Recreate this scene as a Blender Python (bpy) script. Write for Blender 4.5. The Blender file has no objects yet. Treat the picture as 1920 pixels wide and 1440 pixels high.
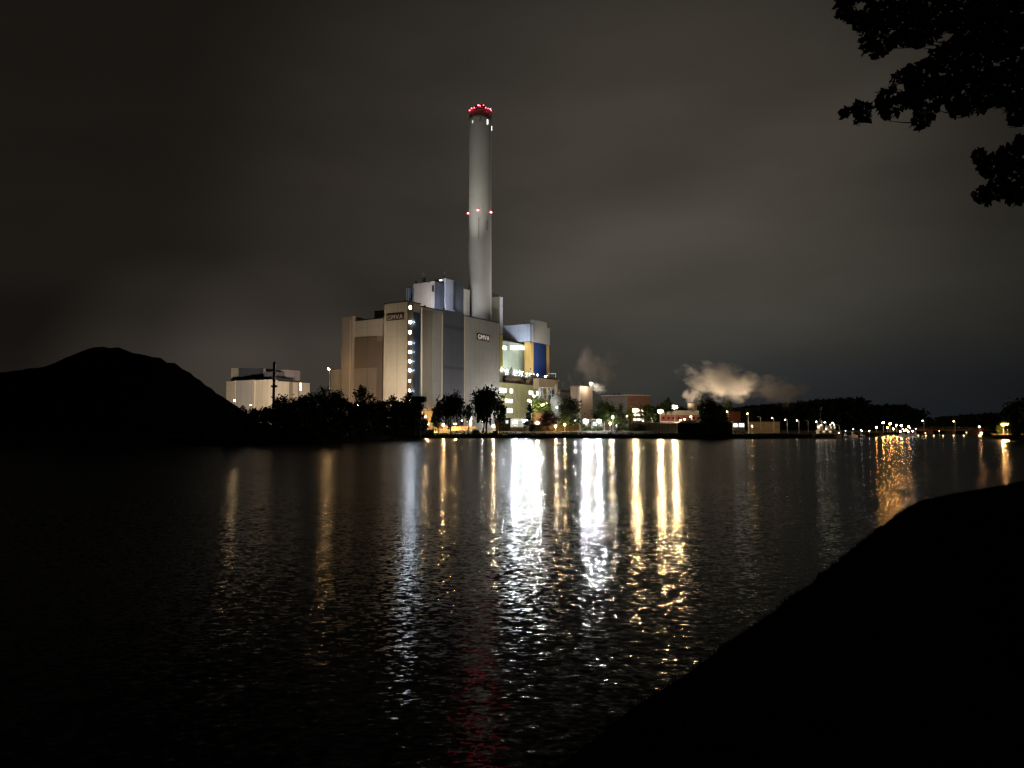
import bpy, math, random
import numpy as np
from mathutils import Vector, Matrix
random.seed(7); RNG = np.random.default_rng(11)
R = math.radians
SC = bpy.context.scene
COL = SC.collection

# ------------------------------------------------------------------ camera
F = 1397.0; HOR = 800.0; EYE = 4.2; TH = math.atan((HOR-720)/F)
cam = bpy.data.cameras.new('camera'); cam.sensor_width = 36; cam.lens = 36*F/1920
cam.clip_start = 0.1; cam.clip_end = 6000
camo = bpy.data.objects.new('camera', cam); COL.objects.link(camo)
camo.location = (0, 0, EYE); camo.rotation_euler = (R(90)+TH, 0, 0)
SC.camera = camo
def at(px, py, Y):                       # photo pixel (1920x1440) at depth Y -> world point
    a, b = (px-960)/F, (720-py)/F
    d = (a, math.cos(TH)-b*math.sin(TH), math.sin(TH)+b*math.cos(TH))
    k = Y/d[1]
    return Vector((d[0]*k, Y, EYE+d[2]*k))
def X(px, Y): return at(px, 770, Y).x
def Z(py, Y): return at(960, py, Y).z
def px_of(x, y): return x/y*F*(math.cos(TH)-math.sin(TH)*(720-770)/F)+960

# ------------------------------------------------------------------ render / world
SC.render.engine = 'CYCLES'
SC.cycles.use_denoising = True
SC.cycles.use_adaptive_sampling = False
SC.cycles.max_bounces = 6; SC.cycles.diffuse_bounces = 2; SC.cycles.glossy_bounces = 3
SC.cycles.volume_bounces = 1; SC.cycles.transparent_max_bounces = 8
SC.cycles.sample_clamp_direct = 0; SC.cycles.sample_clamp_indirect = 4
SC.cycles.caustics_reflective = False; SC.cycles.caustics_refractive = False
SC.view_settings.view_transform = 'Standard'; SC.view_settings.look = 'None'
SC.view_settings.exposure = 0; SC.view_settings.gamma = 1; SC.view_settings.use_curve_mapping = False

W = bpy.data.worlds.new('World'); SC.world = W; W.use_nodes = True
wt = W.node_tree; wt.nodes.clear()
def N(t, ty, **kw):
    n = t.nodes.new(ty)
    for k, v in kw.items(): setattr(n, k, v)
    return n
def math_(t, op, a, b=None, c=None, clamp=False):
    n = N(t, 'ShaderNodeMath', operation=op, use_clamp=clamp)
    for i, v in enumerate((a, b, c)):
        if v is None: continue
        if isinstance(v, (int, float)): n.inputs[i].default_value = v
        else: t.links.new(v, n.inputs[i])
    return n.outputs[0]
def maprange(t, v, a, b, c, d, smooth=True):
    n = N(t, 'ShaderNodeMapRange', interpolation_type='SMOOTHSTEP' if smooth else 'LINEAR')
    t.links.new(v, n.inputs['Value'])
    for k, q in zip(('From Min', 'From Max', 'To Min', 'To Max'), (a, b, c, d)): n.inputs[k].default_value = q
    return n.outputs[0]
def vdot(t, v, d):
    n = N(t, 'ShaderNodeVectorMath', operation='DOT_PRODUCT')
    t.links.new(v, n.inputs[0]); n.inputs[1].default_value = d
    return n.outputs['Value']
def mixc(t, f, a, b, mode='MIX'):
    n = N(t, 'ShaderNodeMix', data_type='RGBA', blend_type=mode)
    if isinstance(f, (int, float)): n.inputs[0].default_value = f
    else: t.links.new(f, n.inputs[0])
    for i, v in ((6, a), (7, b)):
        if isinstance(v, tuple): n.inputs[i].default_value = (*v, 1) if len(v) == 3 else v
        else: t.links.new(v, n.inputs[i])
    return n.outputs[2]
def dirof(px, py):
    return tuple((at(px, py, 100)-Vector((0, 0, EYE))).normalized())
tc = N(wt, 'ShaderNodeTexCoord').outputs['Generated']
sep = N(wt, 'ShaderNodeSeparateXYZ'); wt.links.new(tc, sep.inputs[0])
def wnoise(rot, scl, scale, detail=5, rough=.55):
    m = N(wt, 'ShaderNodeMapping'); m.inputs['Rotation'].default_value = rot; m.inputs['Scale'].default_value = scl
    wt.links.new(tc, m.inputs[0])
    n = N(wt, 'ShaderNodeTexNoise'); n.inputs['Scale'].default_value = scale
    n.inputs['Detail'].default_value = detail; n.inputs['Roughness'].default_value = rough
    wt.links.new(m.outputs[0], n.inputs[0]); return n.outputs[0]
g1 = maprange(wt, vdot(wt, tc, dirof(1180, 520)), .82, 1.0, 0, 1)
g2 = math_(wt, 'ADD', maprange(wt, vdot(wt, tc, dirof(330, 715)), .9865, 1.0, 0, .95), maprange(wt, vdot(wt, tc, dirof(520, 700)), .9865, 1.0, 0, .95))
nb_ = (Vector(dirof(950, 575)).cross(Vector(dirof(1500, 300)))).normalized()
bd_ = maprange(wt, math_(wt, 'ABSOLUTE', vdot(wt, tc, tuple(nb_))), .0, .085, 1, 0)
bd_ = math_(wt, 'MULTIPLY', bd_, maprange(wt, vdot(wt, tc, dirof(1270, 420)), .93, 1.0, 0, 1))
nd_ = (Vector(dirof(200, 590)).cross(Vector(dirof(760, 560)))).normalized()
dk_ = maprange(wt, math_(wt, 'ABSOLUTE', vdot(wt, tc, tuple(nd_))), .0, .07, 1, 0)
dk_ = math_(wt, 'MULTIPLY', dk_, maprange(wt, sep.outputs[0], -.12, .0, 1, 0))
g3 = maprange(wt, vdot(wt, tc, dirof(1300, 340)), .94, 1.0, 0, 1)
n1 = wnoise((0, R(24), 0), (1.0, 1.0, 3.0), 1.7, 4, .5)
n2 = wnoise((0, R(20), R(30)), (1.0, 1.0, 3.4), 3.6, 4, .5)
cl = maprange(wt, n1, .32, .68, .87, 1.14)
cl2 = maprange(wt, n2, .28, .72, .94, 1.06)
amt = math_(wt, 'ADD', .0100, math_(wt, 'MULTIPLY', g1, .026))
amt = math_(wt, 'ADD', amt, math_(wt, 'MULTIPLY', g2, .020))
amt = math_(wt, 'ADD', amt, math_(wt, 'MULTIPLY', g3, .017))
amt = math_(wt, 'ADD', amt, math_(wt, 'MULTIPLY', bd_, .012))
amt = math_(wt, 'MULTIPLY', amt, math_(wt, 'MULTIPLY', cl, cl2))
amt = math_(wt, 'MULTIPLY', amt, math_(wt, 'SUBTRACT', 1, math_(wt, 'MULTIPLY', dk_, .30)))
amt = math_(wt, 'MULTIPLY', amt, maprange(wt, sep.outputs[2], .47, .78, 1, .2))
rt = math_(wt, 'MULTIPLY', maprange(wt, sep.outputs[0], .06, .36, 0, 1), maprange(wt, sep.outputs[2], .0, .16, 1, 0))
hue = mixc(wt, maprange(wt, sep.outputs[2], .02, .45, 0, 1), (1.0, .94, .77), (1.0, .86, .68))
hue = mixc(wt, maprange(wt, sep.outputs[0], .05, -.35, 0, .8), hue, (1.0, .81, .65))
hue = mixc(wt, rt, hue, (.62, .72, .84))
dark = maprange(wt, rt, 0, 1, 1, .72)
vm = N(wt, 'ShaderNodeVectorMath', operation='SCALE'); wt.links.new(hue, vm.inputs[0])
wt.links.new(math_(wt, 'MULTIPLY', amt, dark), vm.inputs['Scale'])
sky = N(wt, 'ShaderNodeTexSky', sky_type='NISHITA', sun_disc=False)
sky.sun_elevation = R(-12); sky.sun_rotation = R(150)
bg1 = N(wt, 'ShaderNodeBackground'); wt.links.new(vm.outputs[0], bg1.inputs[0]); bg1.inputs[1].default_value = 1
bg2 = N(wt, 'ShaderNodeBackground'); wt.links.new(sky.outputs[0], bg2.inputs[0]); bg2.inputs[1].default_value = .05
ad = N(wt, 'ShaderNodeAddShader'); wt.links.new(bg1.outputs[0], ad.inputs[0]); wt.links.new(bg2.outputs[0], ad.inputs[1])
wo = N(wt, 'ShaderNodeOutputWorld'); wt.links.new(ad.outputs[0], wo.inputs[0])

# ------------------------------------------------------------------ materials
MC = {}
def mat(name, col, rough=.7, metal=0, var=.12, vscale=.15, stripes=0, spec=.4):
    key = ('m', name)
    if key in MC: return MC[key]
    m = bpy.data.materials.new(name); m.use_nodes = True; t = m.node_tree
    b = t.nodes['Principled BSDF']; b.inputs['Roughness'].default_value = rough; b.inputs['Metallic'].default_value = metal
    b.inputs['Specular IOR Level'].default_value = spec
    p = N(t, 'ShaderNodeNewGeometry').outputs['Position']
    n = N(t, 'ShaderNodeTexNoise'); n.inputs['Scale'].default_value = vscale; n.inputs['Detail'].default_value = 6
    n.inputs['Roughness'].default_value = .65
    mp = N(t, 'ShaderNodeMapping'); mp.inputs['Scale'].default_value = (1, 1, .35) if stripes else (1, 1, 1)
    t.links.new(p, mp.inputs[0]); t.links.new(mp.outputs[0], n.inputs[0])
    f = maprange(t, n.outputs[0], .3, .7, 1-var, 1+var)
    if stripes:                                   # vertical sheet joints of metal cladding, real bump plus a hint of grime
        s = vdot(t, p, (.7, .5, 0)); s = math_(t, 'MULTIPLY', s, stripes)
        fr = math_(t, 'FRACT', s)
        j = maprange(t, math_(t, 'ABSOLUTE', math_(t, 'SUBTRACT', fr, .5)), .44, .5, 1, .80)
        zz = N(t, 'ShaderNodeSeparateXYZ'); t.links.new(p, zz.inputs[0])
        h = math_(t, 'FRACT', math_(t, 'MULTIPLY', zz.outputs[2], .16))
        j2 = maprange(t, math_(t, 'ABSOLUTE', math_(t, 'SUBTRACT', h, .5)), .47, .5, 1, .88)
        f = math_(t, 'MULTIPLY', f, math_(t, 'MULTIPLY', j, j2))
    v = N(t, 'ShaderNodeVectorMath', operation='SCALE'); v.inputs[0].default_value = col; t.links.new(f, v.inputs['Scale'])
    t.links.new(v.outputs[0], b.inputs['Base Color'])
    MC[key] = m; return m
def glow(name, col, s, vary=0):
    key = ('g', name)
    if key in MC: return MC[key]
    m = bpy.data.materials.new(name); m.use_nodes = True; t = m.node_tree; t.nodes.clear()
    e = N(t, 'ShaderNodeEmission'); e.inputs[0].default_value = (*col, 1); e.inputs[1].default_value = s
    if vary:                                     # things standing inside behind a lit window
        p = N(t, 'ShaderNodeNewGeometry').outputs['Position']
        n = N(t, 'ShaderNodeTexNoise'); n.inputs['Scale'].default_value = .9; n.inputs['Detail'].default_value = 2
        t.links.new(p, n.inputs[0])
        t.links.new(math_(t, 'MULTIPLY', maprange(t, n.outputs[0], .4, .6, 1-vary, 1), s), e.inputs[1])
    o = N(t, 'ShaderNodeOutputMaterial'); t.links.new(e.outputs[0], o.inputs[0])
    MC[key] = m; return m
BEIGE = mat('beige_cladding', (.50, .45, .37), .55, 0, .10, .12, .33)
GREYB = mat('grey_cladding', (.405, .40, .385), .5, 0, .10, .12, .33)
BROWN = mat('brown_cladding', (.17, .13, .10), .6, 0, .15, .1, .33)
MIDBR = mat('tan_cladding', (.26, .21, .165), .6, 0, .15, .1, .33)
BLUEG = mat('blue_grey_cladding', (.085, .092, .118), .45, 0, .14, .1, .33)
PALEB = mat('pale_blue_cladding', (.50, .54, .64), .45, 0, .08, .12, .5)
DKBLUE = mat('dark_blue_cladding', (.022, .043, .14), .45, 0, .2, .1, .4)
YELLO = mat('ochre_cladding', (.68, .43, .13), .6, 0, .1, .1, .4)
GREENW = mat('pale_green_wall', (.42, .47, .34), .7, 0, .12, .12, .3)
OLIVE = mat('olive_yellow_wall', (.50, .48, .25), .7, 0, .14, .12, .3)
CONC = mat('pale_concrete', (.43, .42, .37), .8, 0, .10, .08)
DCONC = mat('dark_concrete', (.20, .19, .17), .85)
DARK = mat('dark_metal', (.03, .03, .032), .5, 0)
STEEL = mat('light_steel', (.50, .53, .52), .4, .3)
BRICK = mat('red_brick', (.30, .10, .065), .85, 0, .2, .6)
BRICK2 = mat('brown_brick', (.20, .10, .065), .85, 0, .2, .6)
ROOFL = mat('pale_roof_edge', (.60, .52, .40), .6)
GLASS = mat('dark_glass', (.02, .03, .04), .12, 0, .2, .3, 0, .8)
WHITE = mat('white_paint', (.75, .75, .72), .5)
REDP = mat('red_paint', (.45, .03, .03), .5)
SIGNB = mat('sign_board_brown', (.07, .035, .02), .6)
BARK = mat('bark', (.055, .042, .03), .95, 0, .3, 3)
LEAFD = mat('dark_leaves', (.035, .05, .018), .85, 0, .5, .5, 0, .1)
LEAFG = mat('green_leaves', (.065, .10, .03), .8, 0, .5, .5, 0, .1)
LEAFM = mat('mid_green_leaves', (.045, .07, .022), .85, 0, .5, .5, 0, .1)
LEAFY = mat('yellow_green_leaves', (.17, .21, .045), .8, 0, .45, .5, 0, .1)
COAL = mat('coal', (.006, .006, .006), 1, 0, .5, .8, 0, 0)
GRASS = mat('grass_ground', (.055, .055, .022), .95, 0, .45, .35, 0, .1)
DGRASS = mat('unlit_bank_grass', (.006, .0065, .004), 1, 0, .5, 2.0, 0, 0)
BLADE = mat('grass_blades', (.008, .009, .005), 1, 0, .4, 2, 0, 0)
PAVE = mat('yard_paving', (.16, .15, .13), .9, 0, .2, .2)
STONE = mat('riprap_stone', (.016, .015, .013), 1, 0, .4, 1, 0, 0)
PSTONE = mat('pale_stone', (.42, .42, .38), .8, 0, .2, 6)

# ------------------------------------------------------------------ mesh helpers
class MB:
    def __init__(s): s.v = []; s.f = []
    def add(s, vs, fs):
        o = len(s.v); s.v += [tuple(p) for p in vs]; s.f += [tuple(i+o for i in f) for f in fs]; return s
    def prism(s, base, z0, z1):
        n = len(base)
        vs = [(p[0], p[1], z0) for p in base]+[(p[0], p[1], z1) for p in base]
        fs = [tuple(range(n-1, -1, -1)), tuple(range(n, 2*n))]+[(i, (i+1) % n, n+(i+1) % n, n+i) for i in range(n)]
        return s.add(vs, fs)
    def box(s, c, d, rz=0):
        x, y, z = d[0]/2, d[1]/2, d[2]/2; ca, sa = math.cos(rz), math.sin(rz)
        return s.prism([(c[0]+a*ca-b*sa, c[1]+a*sa+b*ca) for a, b in ((-x, -y), (x, -y), (x, y), (-x, y))], c[2]-z, c[2]+z)
    def tube(s, pts, rad, n=6, cap=True):
        pts = [Vector(p) for p in pts]; rs = rad if isinstance(rad, (list, tuple)) else [rad]*len(pts)
        vs = []; fs = []
        for i, p in enumerate(pts):
            t = (pts[min(i+1, len(pts)-1)]-pts[max(i-1, 0)]).normalized()
            a = t.cross(Vector((0, 0, 1)) if abs(t.z) < .9 else Vector((1, 0, 0))).normalized(); b = t.cross(a)
            for k in range(n):
                an = 2*math.pi*k/n; vs.append(p+(a*math.cos(an)+b*math.sin(an))*rs[i])
        for i in range(len(pts)-1):
            for k in range(n): fs.append((i*n+k, i*n+(k+1) % n, (i+1)*n+(k+1) % n, (i+1)*n+k))
        if cap: fs += [tuple(range(n-1, -1, -1)), tuple((len(pts)-1)*n+k for k in range(n))]
        return s.add(vs, fs)
    def lathe(s, c, prof, n=32, cap=True):
        vs = []; fs = []
        for r, z in prof:
            for k in range(n):
                an = 2*math.pi*k/n; vs.append((c[0]+r*math.cos(an), c[1]+r*math.sin(an), c[2]+z))
        m = len(prof)
        for i in range(m-1):
            for k in range(n): fs.append((i*n+k, i*n+(k+1) % n, (i+1)*n+(k+1) % n, (i+1)*n+k))
        if cap: fs += [tuple(range(n-1, -1, -1)), tuple((m-1)*n+k for k in range(n))]
        return s.add(vs, fs)
    def ball(s, c, r, n=8, m=5):
        prof = [(r*math.sin(math.pi*i/m), -r*math.cos(math.pi*i/m)) for i in range(1, m)]
        s.lathe(c, prof, n); return s
    def build(s, name, m, parent=None, smooth=False):
        me = bpy.data.meshes.new(name); me.from_pydata(s.v, [], s.f); me.update(); me.validate()
        me.materials.append(m)
        if smooth: me.polygons.foreach_set('use_smooth', [True]*len(me.polygons))
        o = bpy.data.objects.new(name, me); COL.objects.link(o)
        if parent is not None:
            o.parent = parent
            if parent.type == 'EMPTY' or parent.get('_base') is not None:
                b = Vector(parent['_base']) if parent.get('_base') is not None else parent.location
                me.transform(Matrix.Translation(-b))
                o['_base'] = tuple(b)
        return o
def tag(o, label=None, cat=None, group=None, kind=None):
    if label: o['label'] = label
    if cat: o['category'] = cat
    if group: o['group'] = group
    if kind: o['kind'] = kind
    return o
def thing(name, label, cat, loc, group=None):
    o = bpy.data.objects.new(name, None); COL.objects.link(o); o.location = loc; o.empty_display_size = .5
    return tag(o, label, cat, group)
def lamp_light(name, parent, loc, col, power, kind='POINT', rad=.3, target=None, angle=70, blend=.6):
    L = bpy.data.lights.new(name, kind); L.energy = power; L.color = col
    L.shadow_soft_size = rad
    if kind == 'SPOT': L.spot_size = R(angle); L.spot_blend = blend
    o = bpy.data.objects.new(name, L); COL.objects.link(o)
    b = Vector(parent['_base']) if parent.get('_base') is not None else parent.location
    o.parent = parent; o.location = Vector(loc)-b
    if target is not None:
        o.rotation_euler = (Vector(target)-Vector(loc)).to_track_quat('-Z', 'Y').to_euler()
    return o

# ------------------------------------------------------------------ water, ground, banks
wm = bpy.data.materials.new('canal_water'); wm.use_nodes = True; t = wm.node_tree
b = t.nodes['Principled BSDF']
b.inputs['Base Color'].default_value = (.003, .004, .004, 1); b.inputs['IOR'].default_value = 1.09
b.inputs['Roughness'].default_value = .06
geo = N(t, 'ShaderNodeNewGeometry')
def wn(scl, rotz, detail, off):
    m = N(t, 'ShaderNodeMapping'); m.inputs['Scale'].default_value = scl; m.inputs['Rotation'].default_value = (0, 0, rotz)
    m.inputs['Location'].default_value = off
    t.links.new(geo.outputs['Position'], m.inputs[0])
    n = N(t, 'ShaderNodeTexNoise'); n.inputs['Scale'].default_value = 1; n.inputs['Detail'].default_value = detail
    n.inputs['Roughness'].default_value = .6
    t.links.new(m.outputs[0], n.inputs[0])
    v = N(t, 'ShaderNodeVectorMath', operation='SUBTRACT'); t.links.new(n.outputs['Color'], v.inputs[0]); v.inputs[1].default_value = (.5, .5, .5)
    return v.outputs[0]
def vscale(v, s):
    n = N(t, 'ShaderNodeVectorMath', operation='MULTIPLY'); t.links.new(v, n.inputs[0]); n.inputs[1].default_value = s; return n.outputs[0]
def vadd(a, c):
    n = N(t, 'ShaderNodeVectorMath', operation='ADD'); t.links.new(a, n.inputs[0]); t.links.new(c, n.inputs[1]); return n.outputs[0]
rip = vscale(wn((4.3, 7.6, 1), R(6), 1.5, (3, 1, 0)), (.19, .47, 0))
rip2 = vscale(wn((7.5, 12, 1), R(-14), 1.0, (9, 4, 0)), (.22, .44, 0))
swl = vscale(wn((1.3, 2.8, 1), R(-20), 1, (0, 7, 0)), (.04, .08, 0))
sp = N(t, 'ShaderNodeSeparateXYZ'); t.links.new(geo.outputs['Position'], sp.inputs[0])
calm = maprange(t, sp.outputs[1], 90, 262, 1, .66)
pn = N(t, 'ShaderNodeTexNoise'); pn.inputs['Scale'].default_value = .035; pn.inputs['Detail'].default_value = 2
t.links.new(geo.outputs['Position'], pn.inputs[0])
calm = math_(t, 'MULTIPLY', calm, maprange(t, pn.outputs[0], .35, .65, .72, 1.12))
calm = math_(t, 'MULTIPLY', calm, maprange(t, sp.outputs[0], -62, -16, .30, 1))
t.links.new(maprange(t, sp.outputs[1], 8, 75, .11, .21), b.inputs['Roughness'])   # finer wind ripples further out
v2 = N(t, 'ShaderNodeVectorMath', operation='SCALE'); t.links.new(rip2, v2.inputs[0]); t.links.new(maprange(t, sp.outputs[1], 18, 80, 1, .25), v2.inputs['Scale'])
sl = vadd(vadd(rip, v2.outputs[0]), swl)
vs_ = N(t, 'ShaderNodeVectorMath', operation='SCALE'); t.links.new(sl, vs_.inputs[0]); t.links.new(calm, vs_.inputs['Scale'])
up = N(t, 'ShaderNodeVectorMath', operation='ADD'); t.links.new(vs_.outputs[0], up.inputs[0]); up.inputs[1].default_value = (0, 0, 1)
nm = N(t, 'ShaderNodeVectorMath', operation='NORMALIZE'); t.links.new(up.outputs[0], nm.inputs[0])
t.links.new(nm.outputs[0], b.inputs['Normal'])
tag(MB().add([(-2500, -400, 0), (2500, -400, 0), (2500, 3500, 0), (-2500, 3500, 0)], [(0, 1, 2, 3)]).build('water', wm), kind='structure')

GZ = 1.6
shore = [(-2600, 60), (-900, 105), (-300, 135), (0, 152), (250, 160), (450, 170), (590, 188), (680, 220), (745, 258), (790, 270), (900, 271), (1000, 272),
         (1100, 269), (1200, 264), (1290, 260), (1420, 262), (1550, 276), (1635, 300), (1650, 360), (1660, 430), (1760, 455), (1835, 430),
         (1846, 330), (1860, 245), (1900, 232), (2000, 215), (2400, 190)]
def shore_pt(i, fpar=0):
    return Vector((X(*shore[i]), shore[i][1]))
pts = []
for i in range(len(shore)-1):
    a, c = shore_pt(i), shore_pt(i+1); n = max(2, int((c-a).length/4))
    for k in range(n): pts.append(a.lerp(c, k/n))
pts.append(shore_pt(len(shore)-1))
g = MB(); rows = [[], [], [], [], []]
for i, p in enumerate(pts):
    q = p+Vector((random.uniform(-.5, .5), random.uniform(-.6, .6)))
    d = q.normalized()
    rows[0].append((q.x-d.x*2, q.y-d.y*2, -1.2)); rows[1].append((q.x, q.y, .02+random.uniform(-.02, .12)))
    w_ = 3.2+random.uniform(-.5, .5)
    rows[2].append((q.x+d.x*w_, q.y+d.y*w_, 1.25+random.uniform(-.15, .15)))
    rows[3].append((q.x+d.x*(w_+3), q.y+d.y*(w_+3), GZ)); rows[4].append((q.x+d.x*3200, q.y+d.y*3200, GZ))
n = len(pts)
for k in (0, 1): pass
bank = MB(); vs = rows[0]+rows[1]+rows[2]+rows[3]
bank.add(vs, [(r*n+i, r*n+i+1, (r+1)*n+i+1, (r+1)*n+i) for r in range(3) for i in range(n-1)])
tag(bank.build('far_bank', STONE), kind='structure')
tag(MB().add(rows[3]+rows[4], [(i, i+1, n+i+1, n+i) for i in range(n-1)]).build('ground', GRASS), kind='structure')
# yard paving laid on the far ground
tag(MB().prism([(X(680, 292), 292), (X(1235, 284), 284), (X(1700, 420), 420), (X(1500, 640), 640), (X(600, 640), 640), (X(560, 330), 330)], GZ-.3, GZ+.02).build('pavement', PAVE), kind='structure')
bx, by = [p_[0] for p_ in shore], [p_[1] for p_ in shore]
prof_ = [(3.5, 1.15), (6, 1.45), (9, 1.95), (12.5, 2.4), (16, 2.55), (34, 2.55), (38, 1.3)]
cols = [792+k*4 for k in range(113)]; bm_ = MB(); vs = []
for px in cols:
    Ys = float(np.interp(px, bx, by)); ed = min(1, (px-792)/16, (1240-px)/16)
    for off, z in prof_:
        zz = 1.2+(z-1.2)*max(0, ed)+random.uniform(-.04, .04); vs.append((X(px, Ys+off), Ys+off, zz if off > 4 else z))
m_ = len(prof_)
bm_.add(vs, [(i*m_+k, (i+1)*m_+k, (i+1)*m_+k+1, i*m_+k+1) for i in range(len(cols)-1) for k in range(m_-1)])
tag(bm_.build('lawn', mat('dry_lawn', (.17, .145, .07), .95, 0, .35, .5, 0, .05), smooth=True), kind='structure')

# near bank
ns = [(-400, 1440), (500, 1560), (880, 1540), (980, 1490), (1050, 1440), (1180, 1338), (1290, 1262), (1390, 1192), (1470, 1133), (1550, 1070), (1610, 1022), (1660, 983), (1700, 953), (1730, 940),
      (1780, 929), (1850, 917), (1920, 903), (2050, 888), (2300, 868), (2900, 850), (4500, 838)]
def ground_hit(px, py):
    d = at(px, py, 100)-Vector((0, 0, EYE)); return Vector((0, 0, EYE))+d*(EYE/-d.z)
sh = [ground_hit(*p) for p in ns]
sh = [Vector((-30, -12, 0)), Vector((-12, -1, 0))]+sh[2:]
fine = []
for a, c in zip(sh, sh[1:]):
    k = max(2, min(20, int((c-a).length/.8)))
    for i in range(k): fine.append(a.lerp(c, i/k)+Vector((random.uniform(-.06, .06), random.uniform(-.06, .06), 0)))
fine.append(sh[-1])
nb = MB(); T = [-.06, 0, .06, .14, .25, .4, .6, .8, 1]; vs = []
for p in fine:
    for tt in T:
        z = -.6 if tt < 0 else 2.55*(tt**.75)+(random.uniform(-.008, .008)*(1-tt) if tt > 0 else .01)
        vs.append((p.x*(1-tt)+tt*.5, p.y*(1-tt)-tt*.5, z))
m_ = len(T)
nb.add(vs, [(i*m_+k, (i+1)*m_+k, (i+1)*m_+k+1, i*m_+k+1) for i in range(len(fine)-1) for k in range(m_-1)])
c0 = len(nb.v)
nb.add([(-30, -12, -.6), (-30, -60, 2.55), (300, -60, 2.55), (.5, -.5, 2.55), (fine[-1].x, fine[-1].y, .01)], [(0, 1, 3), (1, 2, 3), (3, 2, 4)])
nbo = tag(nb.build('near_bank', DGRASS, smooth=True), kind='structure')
def blades(name, label, centers, hmin, hmax, w, m):
    k = len(centers); an = RNG.uniform(0, 6.283, k); h = RNG.uniform(hmin, hmax, k); c = np.array(centers)
    dx = np.cos(an)*w; dy = np.sin(an)*w; ln = RNG.normal(0, .35, (k, 2))*h[:, None]
    v = np.empty((k, 3, 3)); v[:, 0] = c-np.c_[dx, dy, np.full(k, .02)]; v[:, 1] = c+np.c_[dx, dy, np.full(k, -.02)]; v[:, 2] = c+np.c_[ln, h]
    me = bpy.data.meshes.new(name); me.from_pydata(v.reshape(-1, 3).tolist(), [], np.arange(k*3).reshape(-1, 3).tolist()); me.materials.append(m)
    o = bpy.data.objects.new(name, me); COL.objects.link(o); return tag(o, label, 'grass', None, 'stuff')
cs = []
for i in range(9000):
    p = random.choice(fine[18:]) if random.random() < .7 else random.choice(fine)
    q = random.choice(fine)
    j = random.randrange(len(fine)-1); p = fine[j].lerp(fine[j+1], random.random()); tt = abs(random.gauss(0, .16))+.012
    if tt > .9 or p.length > 160: continue
    cs.append((p.x*(1-tt)+tt*.5, p.y*(1-tt)-tt*.5, 2.55*tt**.75-.02))
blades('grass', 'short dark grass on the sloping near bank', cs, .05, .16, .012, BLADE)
# pale stone slab at the near water edge
a, c = ground_hit(1352, 1213), ground_hit(1388, 1190)
so = MB(); d = (c-a); nrm = Vector((d.y, -d.x, 0)).normalized()
prof = []
for i in range(9):
    k = i/8; wv = .05+.07*math.sin(math.pi*k)
    prof.append((a.lerp(c, k), wv))
base = [(p-nrm*w*.7).xy for p, w in prof]+[(p+nrm*w*.7).xy for p, w in reversed(prof)]
so.prism(base, -.02, .07)
tag(so.build('stone', PSTONE), 'pale flat stone lying at the near waterline below the dark bank', 'stone')

# coal heap on the left
def heap(name, prof, Y, depth, m, zb=GZ, n=14):
    g = MB(); k = len(prof); vs = []
    fine = []
    for (a, b_), (c, d) in zip(prof, prof[1:]):
        q = max(1, int(abs(c-a)/10))
        for i in range(q): fine.append((a+(c-a)*i/q, b_+(d-b_)*i/q+random.uniform(-.9, .9)))
    fine.append(prof[-1])
    for j in range(n+1):
        s = j/n*2-1                                        # -1 front .. 1 back
        hs = max(0, 1-abs(s))**.85
        for (px, py) in fine:
            p = at(px, py, Y); h = max(0, p.z-zb)
            x = p.x+random.uniform(-.4, .4); y = Y+s*depth*(.35+.65*min(1, h/30))+random.uniform(-.5, .5)
            vs.append((x, y, zb-.4+h*hs+(0 if abs(s) < .02 else random.uniform(-.5, .5)*hs)))
    k = len(fine)
    g.add(vs, [(j*k+i, j*k+i+1, (j+1)*k+i+1, (j+1)*k+i) for j in range(n) for i in range(k-1)])
    return tag(g.build(name, m, smooth=True), kind='structure')
heap('coal_heap', [(-520, 800), (-300, 742), (-120, 712), (0, 697), (50, 690), (92, 683), (125, 668), (152, 657), (175, 649), (192, 648), (205, 650), (222, 649), (240, 657),
     (262, 662), (285, 668), (302, 669), (315, 677), (327, 678), (345, 690), (365, 704), (385, 720), (405, 733), (420, 743), (445, 760), (490, 800)], 265, 60, COAL)

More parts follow.
